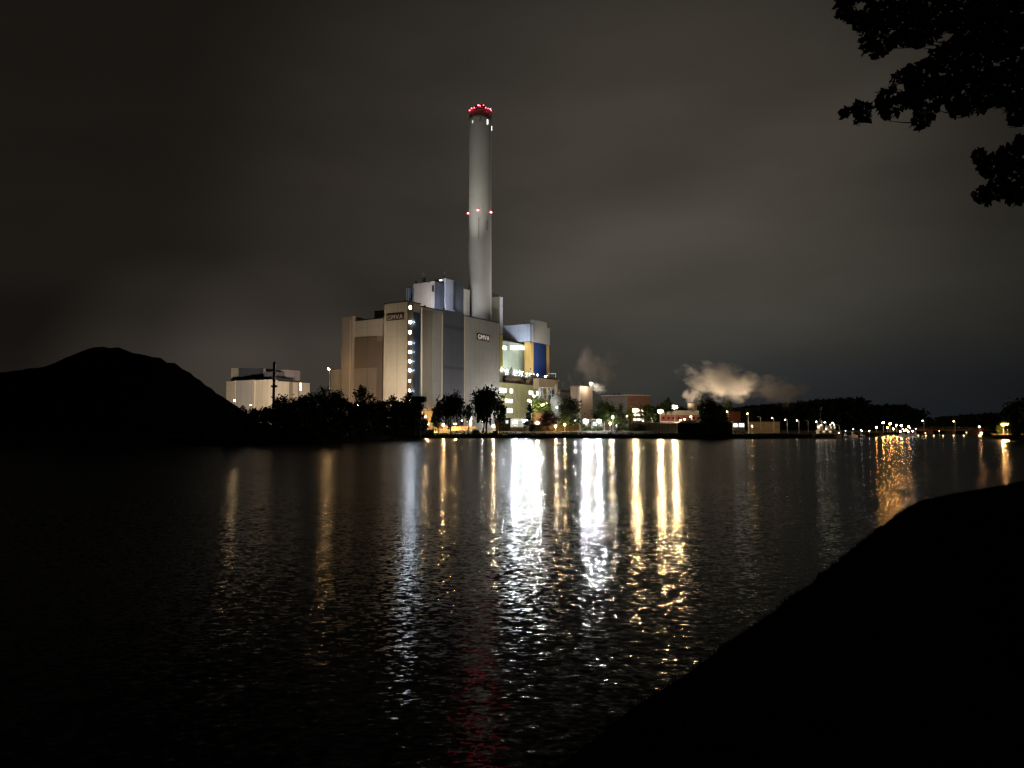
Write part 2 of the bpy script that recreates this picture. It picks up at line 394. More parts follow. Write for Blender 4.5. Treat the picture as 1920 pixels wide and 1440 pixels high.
# ------------------------------------------------------------------ plant buildings
U = Vector((.537, .843)).normalized(); V = Vector((-U.y, U.x))
O = Vector((X(789, 330), 330))
def along(P, d, px):                       # distance from plan point P along d to where the photo column px is met
    k = (px-960)/(F*(math.cos(TH)+math.sin(TH)*50/F))
    return (k*P.y-P.x)/(d.x-k*d.y)
class Block:
    """box with its near corner at (px, Y); one face runs to lpx (dir v), the other to rpx (dir u)"""
    def __init__(s, px, Y, lpx, rpx, ytop, name, label, cat, m, zb=GZ, u=U, v=V, group=None, zt=None, P=None, parent=None, build=True):
        s.P = P if P is not None else Vector((X(px, Y), Y)); s.u, s.v, s.m = u, v, m
        s.tv = along(s.P, v, lpx) if lpx is not None else 20
        s.tu = along(s.P, u, rpx) if rpx is not None else 20
        s.zt = zt if zt is not None else at(px, ytop, s.P.y).z; s.zb = zb
        s.root = parent if parent is not None else thing(name, label, cat, (s.P.x, s.P.y, zb), group)
        if build: s.wall = s.sub(0, s.tu, 0, s.tv, zb, s.zt, 'wall', m)
    def pt(s, a, b_): q = s.P+s.u*a+s.v*b_; return (q.x, q.y)
    def poly(s, a0, a1, b0, b1): return [s.pt(a0, b0), s.pt(a1, b0), s.pt(a1, b1), s.pt(a0, b1)]
    def sub(s, a0, a1, b0, b1, z0, z1, name, m, parent=None):
        return MB().prism(s.poly(a0, a1, b0, b1), z0, z1).build(name, m, parent or s.root)
    def face(s, side, px0, px1, y0, y1, name, m, off=.12, parent=None, sink=.1, zz=None):
        d = s.u if side == 'u' else s.v
        t0, t1 = sorted((along(s.P, d, px0), along(s.P, d, px1)))
        q = s.P+d*((t0+t1)/2); z1 = Z(y0, q.y); z0 = Z(y1, q.y)
        if zz: z0, z1 = zz
        if side == 'u': return s.sub(t0, t1, -off, sink, z0, z1, name, m, parent)
        return s.sub(-off, sink, t0, t1, z0, z1, name, m, parent)
    def parapet(s, m, h=.35, o=.18):
        return s.sub(-o, s.tu+o, -o, s.tv+o, s.zt, s.zt+h, 'roof_edge', m)
    def text(s, side, px0, px1, y0, y1, body, board_m, letter_m, pad=.0):
        d = s.u if side == 'u' else s.v
        bd = s.face(side, px0, px1, y0, y1, 'sign', board_m, .35)
        t0, t1 = sorted((along(s.P, d, px0), along(s.P, d, px1)))
        q = s.P+d*((t0+t1)/2); z1, z0 = Z(y0, q.y), Z(y1, q.y)
        cu = bpy.data.curves.new('lettering', 'FONT'); cu.body = body; cu.align_x = 'CENTER'; cu.align_y = 'CENTER'; cu.extrude = .06; cu.offset = .0; cu.space_character = 1.12; cu.size = 1
        tmp = bpy.data.objects.new('tmp', cu); COL.objects.link(tmp); bpy.context.view_layer.update()
        me = bpy.data.meshes.new_from_object(tmp.evaluated_get(bpy.context.evaluated_depsgraph_get())); bpy.data.objects.remove(tmp)
        xs = [v.co.x for v in me.vertices]; ys = [v.co.y for v in me.vertices]
        sx = (t1-t0)*.90/(max(xs)-min(xs)); sy = (z1-z0)*.70/(max(ys)-min(ys))
        mx, my = (max(xs)+min(xs))/2, (max(ys)+min(ys))/2
        out = -s.v if side == 'u' else -s.u
        left2right = s.u if side == 'u' else -s.v
        ctr = q+out*.42
        for v in me.vertices:
            x, y, z = (v.co.x-mx)*sx, (v.co.y-my)*sy, v.co.z
            w = ctr+left2right*x+out*z; v.co = (w.x, w.y, (z0+z1)/2+y)
        b_ = Vector(bd['_base']); me.transform(Matrix.Translation(-b_)); me.materials.clear(); me.materials.append(letter_m)
        o = bpy.data.objects.new('lettering', me); COL.objects.link(o); o.parent = bd; return bd
WINW = glow('window_light', (.93, 1, .95), 4.5, .6)
WINS = glow('stair_window_light', (.86, .93, 1), 80)
WINY = glow('warm_window_light', (1, .80, .5), 5, .4)
WIND = glow('dim_window_light', (.75, .85, .9), 1.6, .5)

# boiler hall (large right-hand block with the second GMVA sign)
E = Block(789, 330, 700, 936, 575.5, 'boiler_hall', 'huge grey hall with blue-grey middle panel and smaller GMVA sign, right of the stair tower', 'building', GREYB)
E.parapet(DARK, .5, .1)
E.face('u', 789, 790.6, 578, 806, 'corner_trim', ROOFL, .3)
E.face('u', 790.8, 809.7, 581, 806, 'cladding_panel', mat('taupe_cladding', (.21, .19, .165), .6, 0, .12, .1, .33), .08)
E.face('u', 810.0, 827.2, 583, 806, 'cladding_panel', mat('slate_cladding', (.235, .23, .22), .6, 0, .12, .1, .33), .16)
E.face('u', 827.4, 828.6, 590, 806, 'cladding_joint', ROOFL, .25)
p = E.face('u', 828.8, 869.3, 584, 806, 'blue_panel', BLUEG, .12)
E.face('u', 829.2, 869.0, 611, 618, 'louvre_band', mat('louvre_dark', (.06, .065, .085), .5, 0, .1, .2, .33), .19)
E.face('u', 829.2, 869.0, 687, 693, 'louvre_band', mat('louvre_dark', (0, 0, 0)), .19)
E.face('u', 869.5, 871, 592, 806, 'cladding_joint', ROOFL, .25)
E.text('u', 893.5, 917.2, 626.6, 639, 'GMVA', SIGNB, glow('sign_letter_light', (1, .85, .76), .5))

# stair tower with the big GMVA sign
C = Block(762, 322, 719, 786.5, 565.5, 'stair_tower', 'tall beige stair tower with large GMVA sign and a column of lit windows', 'tower', BEIGE)
C.parapet(DARK, .4, .25)
C.face('u', 762.6, 773.0, 568, 806, 'side_cladding', mat('umber_cladding', (.17, .115, .07), .6, 0, .12, .2, .33), .1)
C.face('u', 773.3, 786.4, 586, 806, 'glass_strip', mat('blue_glass', (.028, .04, .06), .3, 0, .2, .3, 0, .8), .1)
C.face('v', 719.0, 720.4, 569, 806, 'corner_trim', ROOFL, .2)
C.text('v', 724.0, 756.5, 588.5, 600.5, 'GMVA', SIGNB, glow('sign_letter_dim', (1, .82, .6), .13))
for y in (576.5, 604, 623, 643, 660, 677.5, 694.5, 714, 732, 750):
    C.face('u', 765.9, 768.6, y-2.3, y+2.3, 'window', WINS if y < 700 else glow('stair_window_low', (1, .95, .85), 16), .22)
for y in (604, 643, 660, 677.5, 694.5, 733):
    d = along(C.P, U, 774.6); q = C.P+U*d-V*.55; z = Z(y, q.y)
    f = C.face('u', 774.1, 775.2, y-1.2, y+1.2, 'wall_lamp', DARK, .35)
    lamp_light('bulb_light', f, (q.x, q.y, z), (.65, .82, 1), 260 if y > 610 else 420, rad=.25)

# bunker hall left
Pb = O+U*(-4.0); tb = along(Pb, V, 716); Pb = Pb+V*tb
B = Block(716, 0, 641, 745, 0, 'bunker_hall', 'wide beige hall with dark brown panel left of the stair tower', 'building', BEIGE, P=Pb, zt=Z(597, Pb.y))
B.face('v', 660, 717, 632, 806, 'brown_panel', MIDBR, .1)
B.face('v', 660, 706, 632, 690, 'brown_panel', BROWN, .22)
B.face('v', 706.2, 717, 640, 806, 'dark_strip_panel', BROWN, .3)  # darker brown strip along the right of this face
B.parapet(DARK, .5, .05)
t0, t1 = along(Pb-U*1.6, V, 659), along(Pb-U*1.6, V, 638.5)
zt = Z(595.5, Pb.y+12)
B.sub(-1.6, 6, t0, t1, GZ, zt, 'side_tower', mat('warm_grey_cladding', (.42, .35, .29), .6, 0, .1, .1, .33)); B.face('v', 659.1, 660.4, 600, 806, 'cladding_joint', ROOFL, 1.7)
A2 = Block(638, 350, 619.5, 640, 694, 'annex', 'small pale box annex at the left end of the brown hall', 'building', BEIGE)
A2.parapet(ROOFL, .3, .1)

# filter building above the boiler hall
RF = E.zt-3
f1 = O+V*10; a_ = along(f1, U, 813); f1 = f1+U*a_
FB = Block(813, 0, 774, 878, 0, 'filter_house', 'stepped pale block rising behind the dark roofs, left of the chimney', 'building', GREYB, zb=RF, P=f1, zt=Z(527, f1.y))
FB.face('v', 774.5, 808.5, 531, 582, 'light_panel', mat('pinkish_cladding', (.52, .46, .41), .55, 0, .06, .12, .5), .15)
FB.face('v', 809, 812.5, 535, 547, 'vent_louvre', DARK, .2)
FB.face('u', 813.5, 832, 530, 590, 'dark_panel', BLUEG, .12)
FB.face('u', 832.4, 847.6, 524, 590, 'pale_panel', PALEB, .5, sink=6)
FB.face('u', 848, 867.6, 528, 590, 'dark_panel', BLUEG, .3, sink=6)
FB.face('u', 868, 879, 543, 600, 'white_panel', mat('pale_cladding', (.62, .62, .56), .5, 0, .06, .12, .5), .3)
tq = FB.tv
q1 = FB.P+U*5+V*tq; tv2 = along(q1, V, 760)
MB().prism([tuple(q1), tuple(q1+U*16), tuple(q1+U*16+V*tv2), tuple(q1+V*tv2)], RF-4, Z(537.5, q1.y)).build('side_block', PALEB, FB.root)
for px in (763.5, 767, 770.5):
    d = along(q1, V, px); qq = q1+V*d-U*.1
    MB().prism([tuple(qq), tuple(qq+V*.25), tuple(qq+V*.25-U*.15), tuple(qq-U*.15)], RF, Z(539, qq.y)).build('rib', DARK, FB.root)
d = along(q1, V, 771.5); qq = q1+V*d
MB().prism([tuple(qq-U*.1), tuple(qq+V*.7-U*.1), tuple(qq+V*.7-U*.3), tuple(qq-U*.3)], Z(562, qq.y), Z(551, qq.y)).build('door', DARK, FB.root)
for px, y0, y1, r in ((793.5, 531, 512, .35), (796.5, 530, 520, .5), (833, 526, 509, .22), (780, 533, 527, .4)):
    P_ = at(px, y0, FB.P.y+12)
    mv = MB().tube([(P_.x, P_.y, P_.z-6), (P_.x, P_.y, Z(y1, P_.y))], r, 8)
    if px == 833:
        for k in range(3): mv.box((P_.x, P_.y, Z(y1+3*k+1, P_.y)), (1.6, .15, .15))
    mv.build('vent_pipe' if px != 833 else 'antenna', STEEL, FB.root)
P_ = at(826.5, 526, FB.P.y+1)
wl = MB().box((P_.x, P_.y-.2, P_.z+.1), (1.3, .6, .5)).build('roof_lamp', glow('roof_lamp_light', (1, .92, .7), 3), FB.root)

# block right of the chimney
r1 = O+V*6; a_ = along(r1, U, 936.3); r1 = r1+U*a_
RB = Block(936.3, 0, 905, 942.4, 0, 'lift_tower', 'slim pale grey block just right of the chimney', 'building', GREYB, P=r1, zt=Z(558, r1.y))
RB.face('v', 905, 935.9, 558, 615, 'cladding_panel', mat('light_grey_cladding', (.52, .51, .45), .55, 0, .06, .12, .5), .12)  # panel in a lighter grey than the wall
RB.face('u', 936.6, 942.2, 557, 627, 'pale_panel', PALEB, .15)
RB.face('u', 936.6, 942.2, 627.6, 700, 'yellow_panel', mat('yellow_cladding', (.62, .56, .18), .6, 0, .1, .1, .4), .15)
RB.face('u', 936.4, 942.4, 626.6, 627.6, 'trim', DARK, .2)
P_ = at(925, 556, r1.y+3)
MB().tube([(P_.x, P_.y, P_.z-1.5), (P_.x, P_.y, P_.z+4.2)], .18, 6).box((P_.x, P_.y, P_.z+3.2), (1.5, .15, .15)).box((P_.x+1, P_.y, P_.z+.4), (2.6, 1, 1.2)).build('roof_equipment', DCONC, RB.root)

# chimney
CY = 386; cx0 = at(899.8, 600, CY).x; crad = 21.9/F*CY
ctop = Z(214, CY); ch = thing('chimney', 'very tall pale concrete chimney ringed with red warning lamps', 'chimney', (cx0, CY, GZ))
m = MB(); prof = [(crad*1.01, 0)]
for k in range(1, 40): prof.append((crad*(1.01-.035*k/40), (ctop-GZ)*k/40))
prof.append((crad*.975, ctop-GZ)); m.lathe((cx0, CY, GZ), prof, 48)
shaft = m.build('shaft', mat('chimney_concrete', (.43, .43, .40), .85, 0, .07, .05), ch, smooth=True)
MB().lathe((cx0, CY, ctop), [(crad*.93, 0), (crad*.93, 1.2), (crad*.7, 1.6)], 40).build('crown_cap', mat('dark_red_steel', (.09, .02, .02), .5), ch)
for k in range(7):                                    # flue ends above the crown, tight ring
    an = k*2*math.pi/6; r = 0 if k == 6 else crad*.6
    MB().tube([(cx0+r*math.cos(an), CY+r*math.sin(an), ctop+1), (cx0+r*math.cos(an), CY+r*math.sin(an), ctop+(5.2 if k == 6 else 3.0))], 1.15 if k < 6 else 1.4, 14).build('flue', mat('dark_red_steel', (0, 0, 0)), ch)
rl = MB()
for rr, z in ((crad*1.02, ctop+1.1), (crad*1.02, ctop+.1)):
    for k in range(32):
        a0, a1 = 2*math.pi*k/32, 2*math.pi*(k+1)/32
        rl.tube([(cx0+rr*math.cos(a0), CY+rr*math.sin(a0), z), (cx0+rr*math.cos(a1), CY+rr*math.sin(a1), z)], .07, 4, False)
for k in range(32): a0 = 2*math.pi*k/32; rl.tube([(cx0+crad*1.02*math.cos(a0), CY+crad*1.02*math.sin(a0), ctop), (cx0+crad*1.02*math.cos(a0), CY+crad*1.02*math.sin(a0), ctop+1.15)], .05, 4, False)
rl.build('railing', mat('red_steel', (.35, .05, .05), .5), ch)
REDG = glow('red_beacon_light', (1, .10, .14), 20); REDP2 = glow('pink_beacon_light', (1, .16, .2), 26)
for an, dz, s in ((200, 1.2, .5), (222, 1.4, .5), (240, 1.2, .4), (262, 2.2, .55), (270, 2.0, .4), (288, 2.3, .35), (300, 1.2, .4), (315, 1.2, .4), (332, 1.5, .55), (346, 1.3, .4), (60, 1.5, .5), (120, 1.5, .5)):
    rr = crad*.985; x, y = cx0+rr*math.cos(R(an)), CY+rr*math.sin(R(an))
    bc = MB().tube([(x, y, ctop-.2), (x, y, ctop+dz-s*.5)], .1, 5).build('beacon', DARK, ch)
    MB().ball((x, y, ctop+dz), s*.62, 8, 5).build('bulb', REDG, bc)
lamp_light('crown_fill_light', ch, (cx0, CY-crad*.2, ctop+6.6), (1, .05, .09), 9000, rad=.6)  # added red light without a fitting, brightens the crown steel
zmid = Z(401, CY)
for an in (188, 262, 336, 40, 120):
    rr = crad*1.0; x, y = cx0+(rr+.35)*math.cos(R(an)), CY+(rr+.35)*math.sin(R(an))
    bc = MB().box((x, y, zmid-.5), (.9, .7, .3), R(an)).build('beacon', DARK, ch)
    MB().ball((x, y, zmid), .42, 8, 5).build('bulb', REDP2, bc)
for px, y0, y1, s in ((886.6, 223.5, 228.5, .8), (914, 222, 230.5, 3), (922.6, 228, 236, 3)):
    zz = (Z(y1, CY-crad), Z(y0, CY-crad)); xx = at(px, 225, CY-crad*.6).x
    sy = math.sqrt(max(0, crad**2*.95-(xx-cx0)**2)); an = math.atan2(-sy, xx-cx0)
    MB().box((cx0+crad*.955*math.cos(an), CY+crad*.955*math.sin(an), (zz[0]+zz[1])/2), (.7, .55, zz[1]-zz[0]), an).build('window', glow('slot_light_%d' % (s*10), (.93, 1, .92), s), ch)
for px, y0, y1 in ((899.7, 223, 229), (897.6, 408, 448), (912.8, 412, 430)):
    zz = (Z(y1, CY-crad), Z(y0, CY-crad)); xx = at(px, (y0+y1)/2, CY-crad).x
    sy = math.sqrt(crad**2-(xx-cx0)**2); an = math.atan2(-sy, xx-cx0)
    MB().box((cx0+crad*.972*math.cos(an), CY+crad*.972*math.sin(an), (zz[0]+zz[1])/2), (.6, .5, zz[1]-zz[0]), an).build('slot', DCONC, ch)

# tall right block with pale-blue top
G = Block(993.7, 450, 942, 1031, 607, 'turbine_house', 'tall block with pale blue overhanging top and dark blue panel between ochre pillars', 'building', PALEB, build=False)
zs = Z(640, 450)
G.sub(0, G.tu, 0, G.tv, zs, G.zt, 'upper_wall', PALEB)
G.sub(.2, G.tu-.2, .2, along(G.P, V, 983), GZ, zs-.3, 'lower_wall', YELLO)
G.sub(-.05, G.tu+.05, -.05, G.tv+.05, zs-.3, zs, 'soffit', DARK)
G.face('u', 998.6, 1025, 602.5, 643, 'parapet_wall', mat('pale_grey_cladding', (.46, .44, .41), .55, 0, .06, .12, .5), .5, sink=5)
G.face('u', 1025.3, 1031, 615, 645, 'end_panel', GREYB, .2)
G.face('u', 1000, 1024.5, 644, 706, 'blue_panel', DKBLUE, .1, sink=.4)
G.face('u', 994, 999.6, 643, 706, 'ochre_pillar', YELLO, .3, sink=.4)
Wb = Block(930, 432, 925, 985, 636.5, 'process_hall', 'pale green hall with a bright window band under the blue block', 'building', GREENW)
Wb.parapet(DARK, .4, .1)
for px0, px1 in ((941.5, 949), (957, 962), (962.6, 967), (967.6, 972), (972.6, 977), (977.6, 982.6)):
    Wb.face('u', px0, px1, 648.5, 655.5, 'window', WINW, .15)

# low front hall with duct deck
J = Block(930, 386, 925, 1014, 716, 'service_building', 'olive yellow low building with bright windows right of the tall grey hall', 'building', OLIVE)
J.parapet(DARK, .3, .2)
for (a, b_, c, d, m) in ((936.5, 949, 728, 736, WINW), (956, 961, 729, 737, WINW), (992, 999, 733, 740, WINW), (947, 960.5, 748.5, 755, WINW), (944, 960.5, 766, 773.5, WINW), (949.5, 955, 736, 737, DARK), (1006, 1013, 734, 742, WINW)):
    J.face('u', a, b_, c, d, 'window', m, .15)
for (a, c) in ((959.5, 741), (967, 740)):
    t_ = along(J.P, U, a); q = J.P+U*t_-V*.5
    MB().tube([(q.x, q.y, Z(c, q.y)), (q.x+1.1, q.y+1.5, Z(c+11, q.y))], .22, 5).build('stair_rail', STEEL, J.root)
# duct deck
dk = thing('duct_deck', 'rooftop deck of brown ducts and brightly lit white pipework railings', 'industrial equipment', (J.pt(20, 5)[0], J.pt(20, 5)[1], J.zt))
def jp(px, back=0):
    t_ = along(J.P+V*back, U, px); q = J.P+V*back+U*t_; return q
dm = mat('duct_brown', (.32, .23, .15), .5, .3)
a, c = jp(946, 4), jp(975, 4); z = Z(711, a.y)
MB().tube([(a.x, a.y, Z(719, a.y)), (a.x+1.2, a.y+1, z), (c.x-1, c.y-1, Z(710.5, c.y)), (c.x+1.5, c.y+2, Z(718, c.y))], 1.5, 12).build('duct', dm, dk, smooth=True)
a, c = jp(986, 4), jp(1003, 4)
MB().tube([(a.x, a.y, Z(722, a.y)), (a.x+2, a.y+2, Z(708, a.y)), (c.x, c.y, Z(708, c.y)), (c.x+1, c.y+1, Z(722, c.y))], 1.7, 12).build('duct', dm, dk, smooth=True)
P0, P1 = jp(937, 9), jp(1008, 9)
MB().prism([tuple(P0), tuple(P1), tuple(P1+V*9), tuple(P0+V*9)], J.zt, Z(706, P0.y)-.4).build('back_wall', DCONC, dk)
MB().prism([tuple(jp(937, 2)), tuple(jp(1029, 2)), tuple(jp(1029, 2)+V*16), tuple(jp(937, 2)+V*16)], Z(704.5, P0.y)-.5, Z(704.5, P0.y)).build('deck_plate', STEEL, dk)
dz = Z(704.5, P0.y)
for back in (2.3, 8, 17):
    r_ = MB(); a, c = jp(937, back), jp(1029, back); nn = 22
    for k in range(nn+1):
        q = a.lerp(c, k/nn); r_.tube([(q.x, q.y, dz), (q.x, q.y, dz+1.2)], .05, 4)
    for h in (.5, 1.2): r_.tube([(a.x, a.y, dz+h), (c.x, c.y, dz+h)], .05, 4)
    r_.build('railing', STEEL, dk)
pr = random.Random(3)
for k in range(46):
    px = pr.uniform(938, 1027); bk = pr.uniform(3.5, 16); q = jp(px, bk); h = pr.uniform(1.2, 4.2)*(1.15 if px < 985 else .75)
    mm = MB(); ty = pr.random()
    if ty < .35: mm.box((q.x, q.y, dz+h/2), (pr.uniform(.8, 2.2), pr.uniform(.8, 2), h), pr.uniform(0, 1))
    elif ty < .65: mm.lathe((q.x, q.y, dz), [(.7, 0), (.7, h*.8), (.25, h), (.25, h+.6)], 12)
    else:
        e = q+U*pr.uniform(2, 6); mm.tube([(q.x, q.y, dz), (q.x, q.y, dz+h), (e.x, e.y, dz+h), (e.x, e.y, dz)], .2, 6)
    mm.build('pipework', pr.choice((STEEL, STEEL, WHITE, GREENW)), dk)
q0 = jp(1029, 8)
MB().tube([(q0.x, q0.y, dz), (q0.x, q0.y, dz+4.3), (q0.x+4.2, q0.y+.5, dz+4.3), (q0.x+4.2, q0.y+.5, dz+2.0)], .16, 6).build('davit_frame', STEEL, dk)
COOLW = (.85, .905, 1.0)
for px, bk, h, pw in ((941, 3, 2.6, 3300), (947, 12, 3.4, 3600), (958, 6, 3.2, 3600), (968, 14, 3.4, 3600), (979, 4, 2.6, 3000), (994, 8, 2.6, 2800), (1008, 6, 2.4, 2800), (1023, 8, 2.2, 2200)):
    q = jp(px, bk); ln = MB().tube([(q.x, q.y, dz), (q.x, q.y, dz+h)], .07, 5).build('lamp_post', STEEL, dk)
    MB().ball((q.x, q.y-.15, dz+h), .34, 8, 5).build('bulb', glow('deck_lamp_light', COOLW, 1300), ln)

# brown canopy right of the service building
K0 = Block(1010, 408, 1000, 1046, 709, 'canopy_house', 'brown flat-roofed plant room on stilts beside the lit pipework', 'building', mat('sand_cladding', (.45, .34, .22), .6, 0, .1, .2, .5), zb=Z(728, 408))
K0.parapet(DARK, .9, .5)
for px in (1012, 1028, 1044):
    q = K0.P+U*along(K0.P, U, px)+V*.5; MB().box((q.x, q.y, (GZ+K0.zb)/2), (.7, .7, K0.zb-GZ)).build('column', STEEL, K0.root)
# pipe rack with hopper
pk = thing('pipe_rack', 'pale steel lattice rack with braces and vertical pipes behind the lit tree', 'industrial equipment', (X(1030, 400), 400, GZ))
for px in (1012, 1018, 1026, 1034, 1041):
    a = at(px, 726, 401); MB().tube([(X(px, 401), 401, GZ), (X(px, 401), 401, a.z)], .28, 6).build('post', STEEL, pk)
for i, (a, c) in enumerate((((1012, 726), (1026, 760)), ((1034, 726), (1018, 762)), ((1026, 728), (1041, 756)), ((1012, 740), (1041, 740)), ((1012, 727), (1043, 727)), ((1012, 764), (1041, 764)))):
    p0, p1 = at(*a, 400.6), at(*c, 400.6); MB().tube([p0, p1], .2, 5).build('brace', STEEL, pk)
hop = thing('hopper_silo', 'pale steel hopper silo with conical top beside the pipe rack', 'silo', (X(1044, 398), 398, GZ))
MB().lathe((X(1044, 398), 398, GZ), [(3.2, 0), (3.2, Z(768, 398)-GZ), (3.9, Z(757, 398)-GZ), (3.4, Z(748, 398)-GZ), (1.1, Z(740, 398)-GZ)], 20).build('shell', mat('silo_grey', (.36, .38, .37), .5, .2), hop, smooth=True)
MB().tube([(X(1044, 398), 398, Z(742, 398)), (X(1043, 398), 398, Z(722, 398)), (X(1047, 398), 400, Z(712, 398))], .8, 10).build('duct', dm, hop, smooth=True)
L_ = Block(1050, 405, 1046, 1068.5, 735, 'pump_house', 'small white-panelled box between the silo and the brown tower', 'building', WHITE)
L_.sub(-.6, L_.tu+2, -.6, L_.tv+2, L_.zt, L_.zt+1.4, 'roof', DCONC)
L_.face('u', 1051, 1067.5, 749, 806, 'lower_panel', DCONC, .1)
MB().tube([(X(1055.5, 404), 404, L_.zt), (X(1055.5, 404), 404, Z(716, 404))], .22, 6).build('mast', DARK, L_.root)
M = Block(1087, 395, 1070, 1111.5, 724.5, 'silo_tower', 'brown square tower with a pale corner, right of the round dark tree', 'building', mat('fawn_cladding', (.33, .235, .165), .65, 0, .08, .15, .5))
M.face('u', 1087, 1088.6, 726, 806, 'corner_trim', ROOFL, .15)
M.face('v', 1085.4, 1087, 726, 806, 'corner_trim', ROOFL, .15)
M.parapet(BRICK2, .5, .1)

Uf = Vector((.93, .37)).normalized(); Vf = Vector((-.8, .6)).normalized()
Nn = Block(1177, 455, 1128, 1219.5, 741.5, 'long_hall', 'long low hall with brown brick end and pale roof edge', 'building', BRICK2, u=Uf, v=Vf)
Nn.face('v', 1129, 1176.6, 744, 806, 'grey_wall', DCONC, .15)
Nn.parapet(ROOFL, .45, .25)
for px in (1151, 1160):
    q = Nn.P+Vf*along(Nn.P, Vf, px)+Uf*.6; MB().tube([(q.x, q.y, Nn.zt), (q.x, q.y, Nn.zt+1.8)], .5, 8).build('roof_vent', DARK, Nn.root)
N2 = Block(1186, 380, 1183, 1208.5, 762, 'office_block', 'small pale office block with lit windows in front of the brown hall', 'building', mat('cream_render', (.42, .35, .26), .8), u=Uf, v=Vf)
for c0_ in (1188, 1195, 1202):
    for y in (768, 776, 785): N2.face('u', c0_, c0_+4.5, y, y+3.5, 'window', WINY if (c0_+y) % 3 else WINW, .1)
N2.parapet(ROOFL, .3, .2)

# gatehouse
GH = Block(1100, 300, 1097, 1136, 788, 'gatehouse', 'low gatehouse with flat white canopy between two blazing white lamps', 'building', mat('grey_render', (.3, .33, .33), .7), u=Uf, v=Vf)
GH.sub(-1.2, GH.tu+1.2, -1.5, 4, GH.zt, GH.zt+.55, 'canopy', WHITE)
GH.face('u', 1103, 1108, 791, 806, 'door', DARK, .06); GH.face('u', 1111, 1128, 791, 798, 'window', WIND, .06)

# right-hand brick works
Ur = Vector((1, .06)).normalized(); Vr = Vector((-.2, 1)).normalized()
R1 = Block(1237, 345, 1236, 1317, 778, 'brick_works', 'long red brick building with cream upper storey and steaming tower', 'building', BRICK, u=Ur, v=Vr)
R1.parapet(ROOFL, .3, .15)
R1.sub(along(R1.P, Ur, 1267), along(R1.P, Ur, 1314), 2, 14, R1.zt, Z(769.5, 345), 'upper_storey', ROOFL)
R1.face('u', 1238, 1316, 790, 791.3, 'canopy_strip', WHITE, .5)
for px in (1243, 1253, 1262): R1.sub(along(R1.P, Ur, px), along(R1.P, Ur, px+5), 1, 4, R1.zt+.3, R1.zt+.3+1.2, 'roof_vent', ROOFL)
for k in range(8): R1.face('u', 1242+k*9.4, 1246+k*9.4, 782, 786, 'window', GLASS, .06)
ct = thing('cooling_tower', 'short grey flared cooling tower beneath the large steam cloud', 'cooling tower', (X(1298, 352), 352, R1.zt))
MB().lathe((X(1298, 356), 356, R1.zt), [(2.2, 0), (2.3, 2.4), (2.15, 3.6), (2.4, Z(756, 356)-R1.zt), (2.2, Z(756, 356)-R1.zt), (1.9, 4)], 24, cap=False).build('shell', mat('tower_ribs', (.40, .36, .31), .8, 0, .1, .5, .9), ct, smooth=True)
R2 = Block(1350, 330, 1349, 1388, 773, 'brick_annex', 'dark red brick block behind the black trees, lit by a lamp', 'building', BRICK, u=Ur, v=Vr)
R2.parapet(BRICK2, .3, .1); R2.face('u', 1352, 1378, 790, 791, 'ledge', ROOFL, .3)
LW = Block(1374, 300, 1373, 1396, 792, 'kiosk', 'small dark kiosk with two bright white windows', 'kiosk', DCONC, u=Ur, v=Vr)
LW.face('u', 1375, 1382, 794, 800.5, 'window', glow('kiosk_light', (.95, 1, 1), 2.2, .3), .1); LW.face('u', 1385, 1394.5, 794, 800.5, 'window', glow('kiosk_light', (0, 0, 0), 0), .1)
LW.parapet(DARK, .3, .2)
LH = Block(1404, 298, 1403, 1461.5, 791.5, 'storage_hall', 'low cream-walled hall washed in warm light near the quay', 'building', mat('cream_wall', (.55, .44, .30), .8, 0, .15, .5), u=Ur, v=Vr)
LH.parapet(DCONC, .3, .2)
for a, c in ((1405, 1416), (1434, 1446)): LH.face('u', a, c, 793.5, 801, 'shutter', ROOFL, .1)
SH = Block(1270, 268, 1269, 1373, 793.5, 'boat_shed', 'unlit dark shed with shallow hipped roof on the bank', 'shed', mat('dark_boards', (.055, .053, .048), .9, 0, .15, .4, .9), u=Ur, v=Vr, zb=1.0)
rf = MB(); a = SH.pt(-.5, -.5); b_ = SH.pt(SH.tu+.5, -.5); c = SH.pt(SH.tu+.5, 9); d = SH.pt(-.5, 9); e = SH.pt(5, 4.5); f_ = SH.pt(SH.tu-5, 4.5); zr = SH.zt
rf.add([(*a, zr), (*b_, zr), (*c, zr), (*d, zr), (*e, zr+1.0), (*f_, zr+1.0)], [(0, 1, 5, 4), (1, 2, 5), (2, 3, 4, 5), (3, 0, 4), (3, 2, 1, 0)]).build('roof', DARK, SH.root)

# left-hand distant works
D0 = Block(503, 420, 423.5, 520, 712.5, 'distant_works', 'long pale flat-roofed works behind the coal heap, warm lit', 'building', BEIGE)
D0.face('v', 440.8, 476.5, 713, 806, 'wall_panel', GREYB, .12); D0.face('v', 440, 441, 713, 806, 'joint', ROOFL, .3); D0.face('v', 476.6, 477.6, 713, 806, 'joint', ROOFL, .3)
D0.parapet(ROOFL, .3, .1)
q = D0.P+V*(-0); z2 = Z(690, 440)
def dbox(px0, px1, y0, Y, name, m, yb=800, dp=12):
    a, c = X(px0, Y), X(px1, Y); return MB().prism([(a, Y), (c, Y+2), (c, Y+dp), (a, Y+dp)], GZ, Z(y0, Y)).build(name, m, D0.root)
dbox(448, 492, 690, 446, 'upper_block', mat('navy_cladding', (.010, .014, .035), .6, 0, .2, .1, .4)); dbox(432, 447.8, 690, 450, 'upper_block', DCONC); dbox(492.2, 506, 691, 447, 'upper_block', MIDBR)
D1 = Block(519, 424, 516, 580, 714.5, 'stepped_works', 'pale stepped works right of the dark mast, partly behind the trees', 'building', BEIGE)
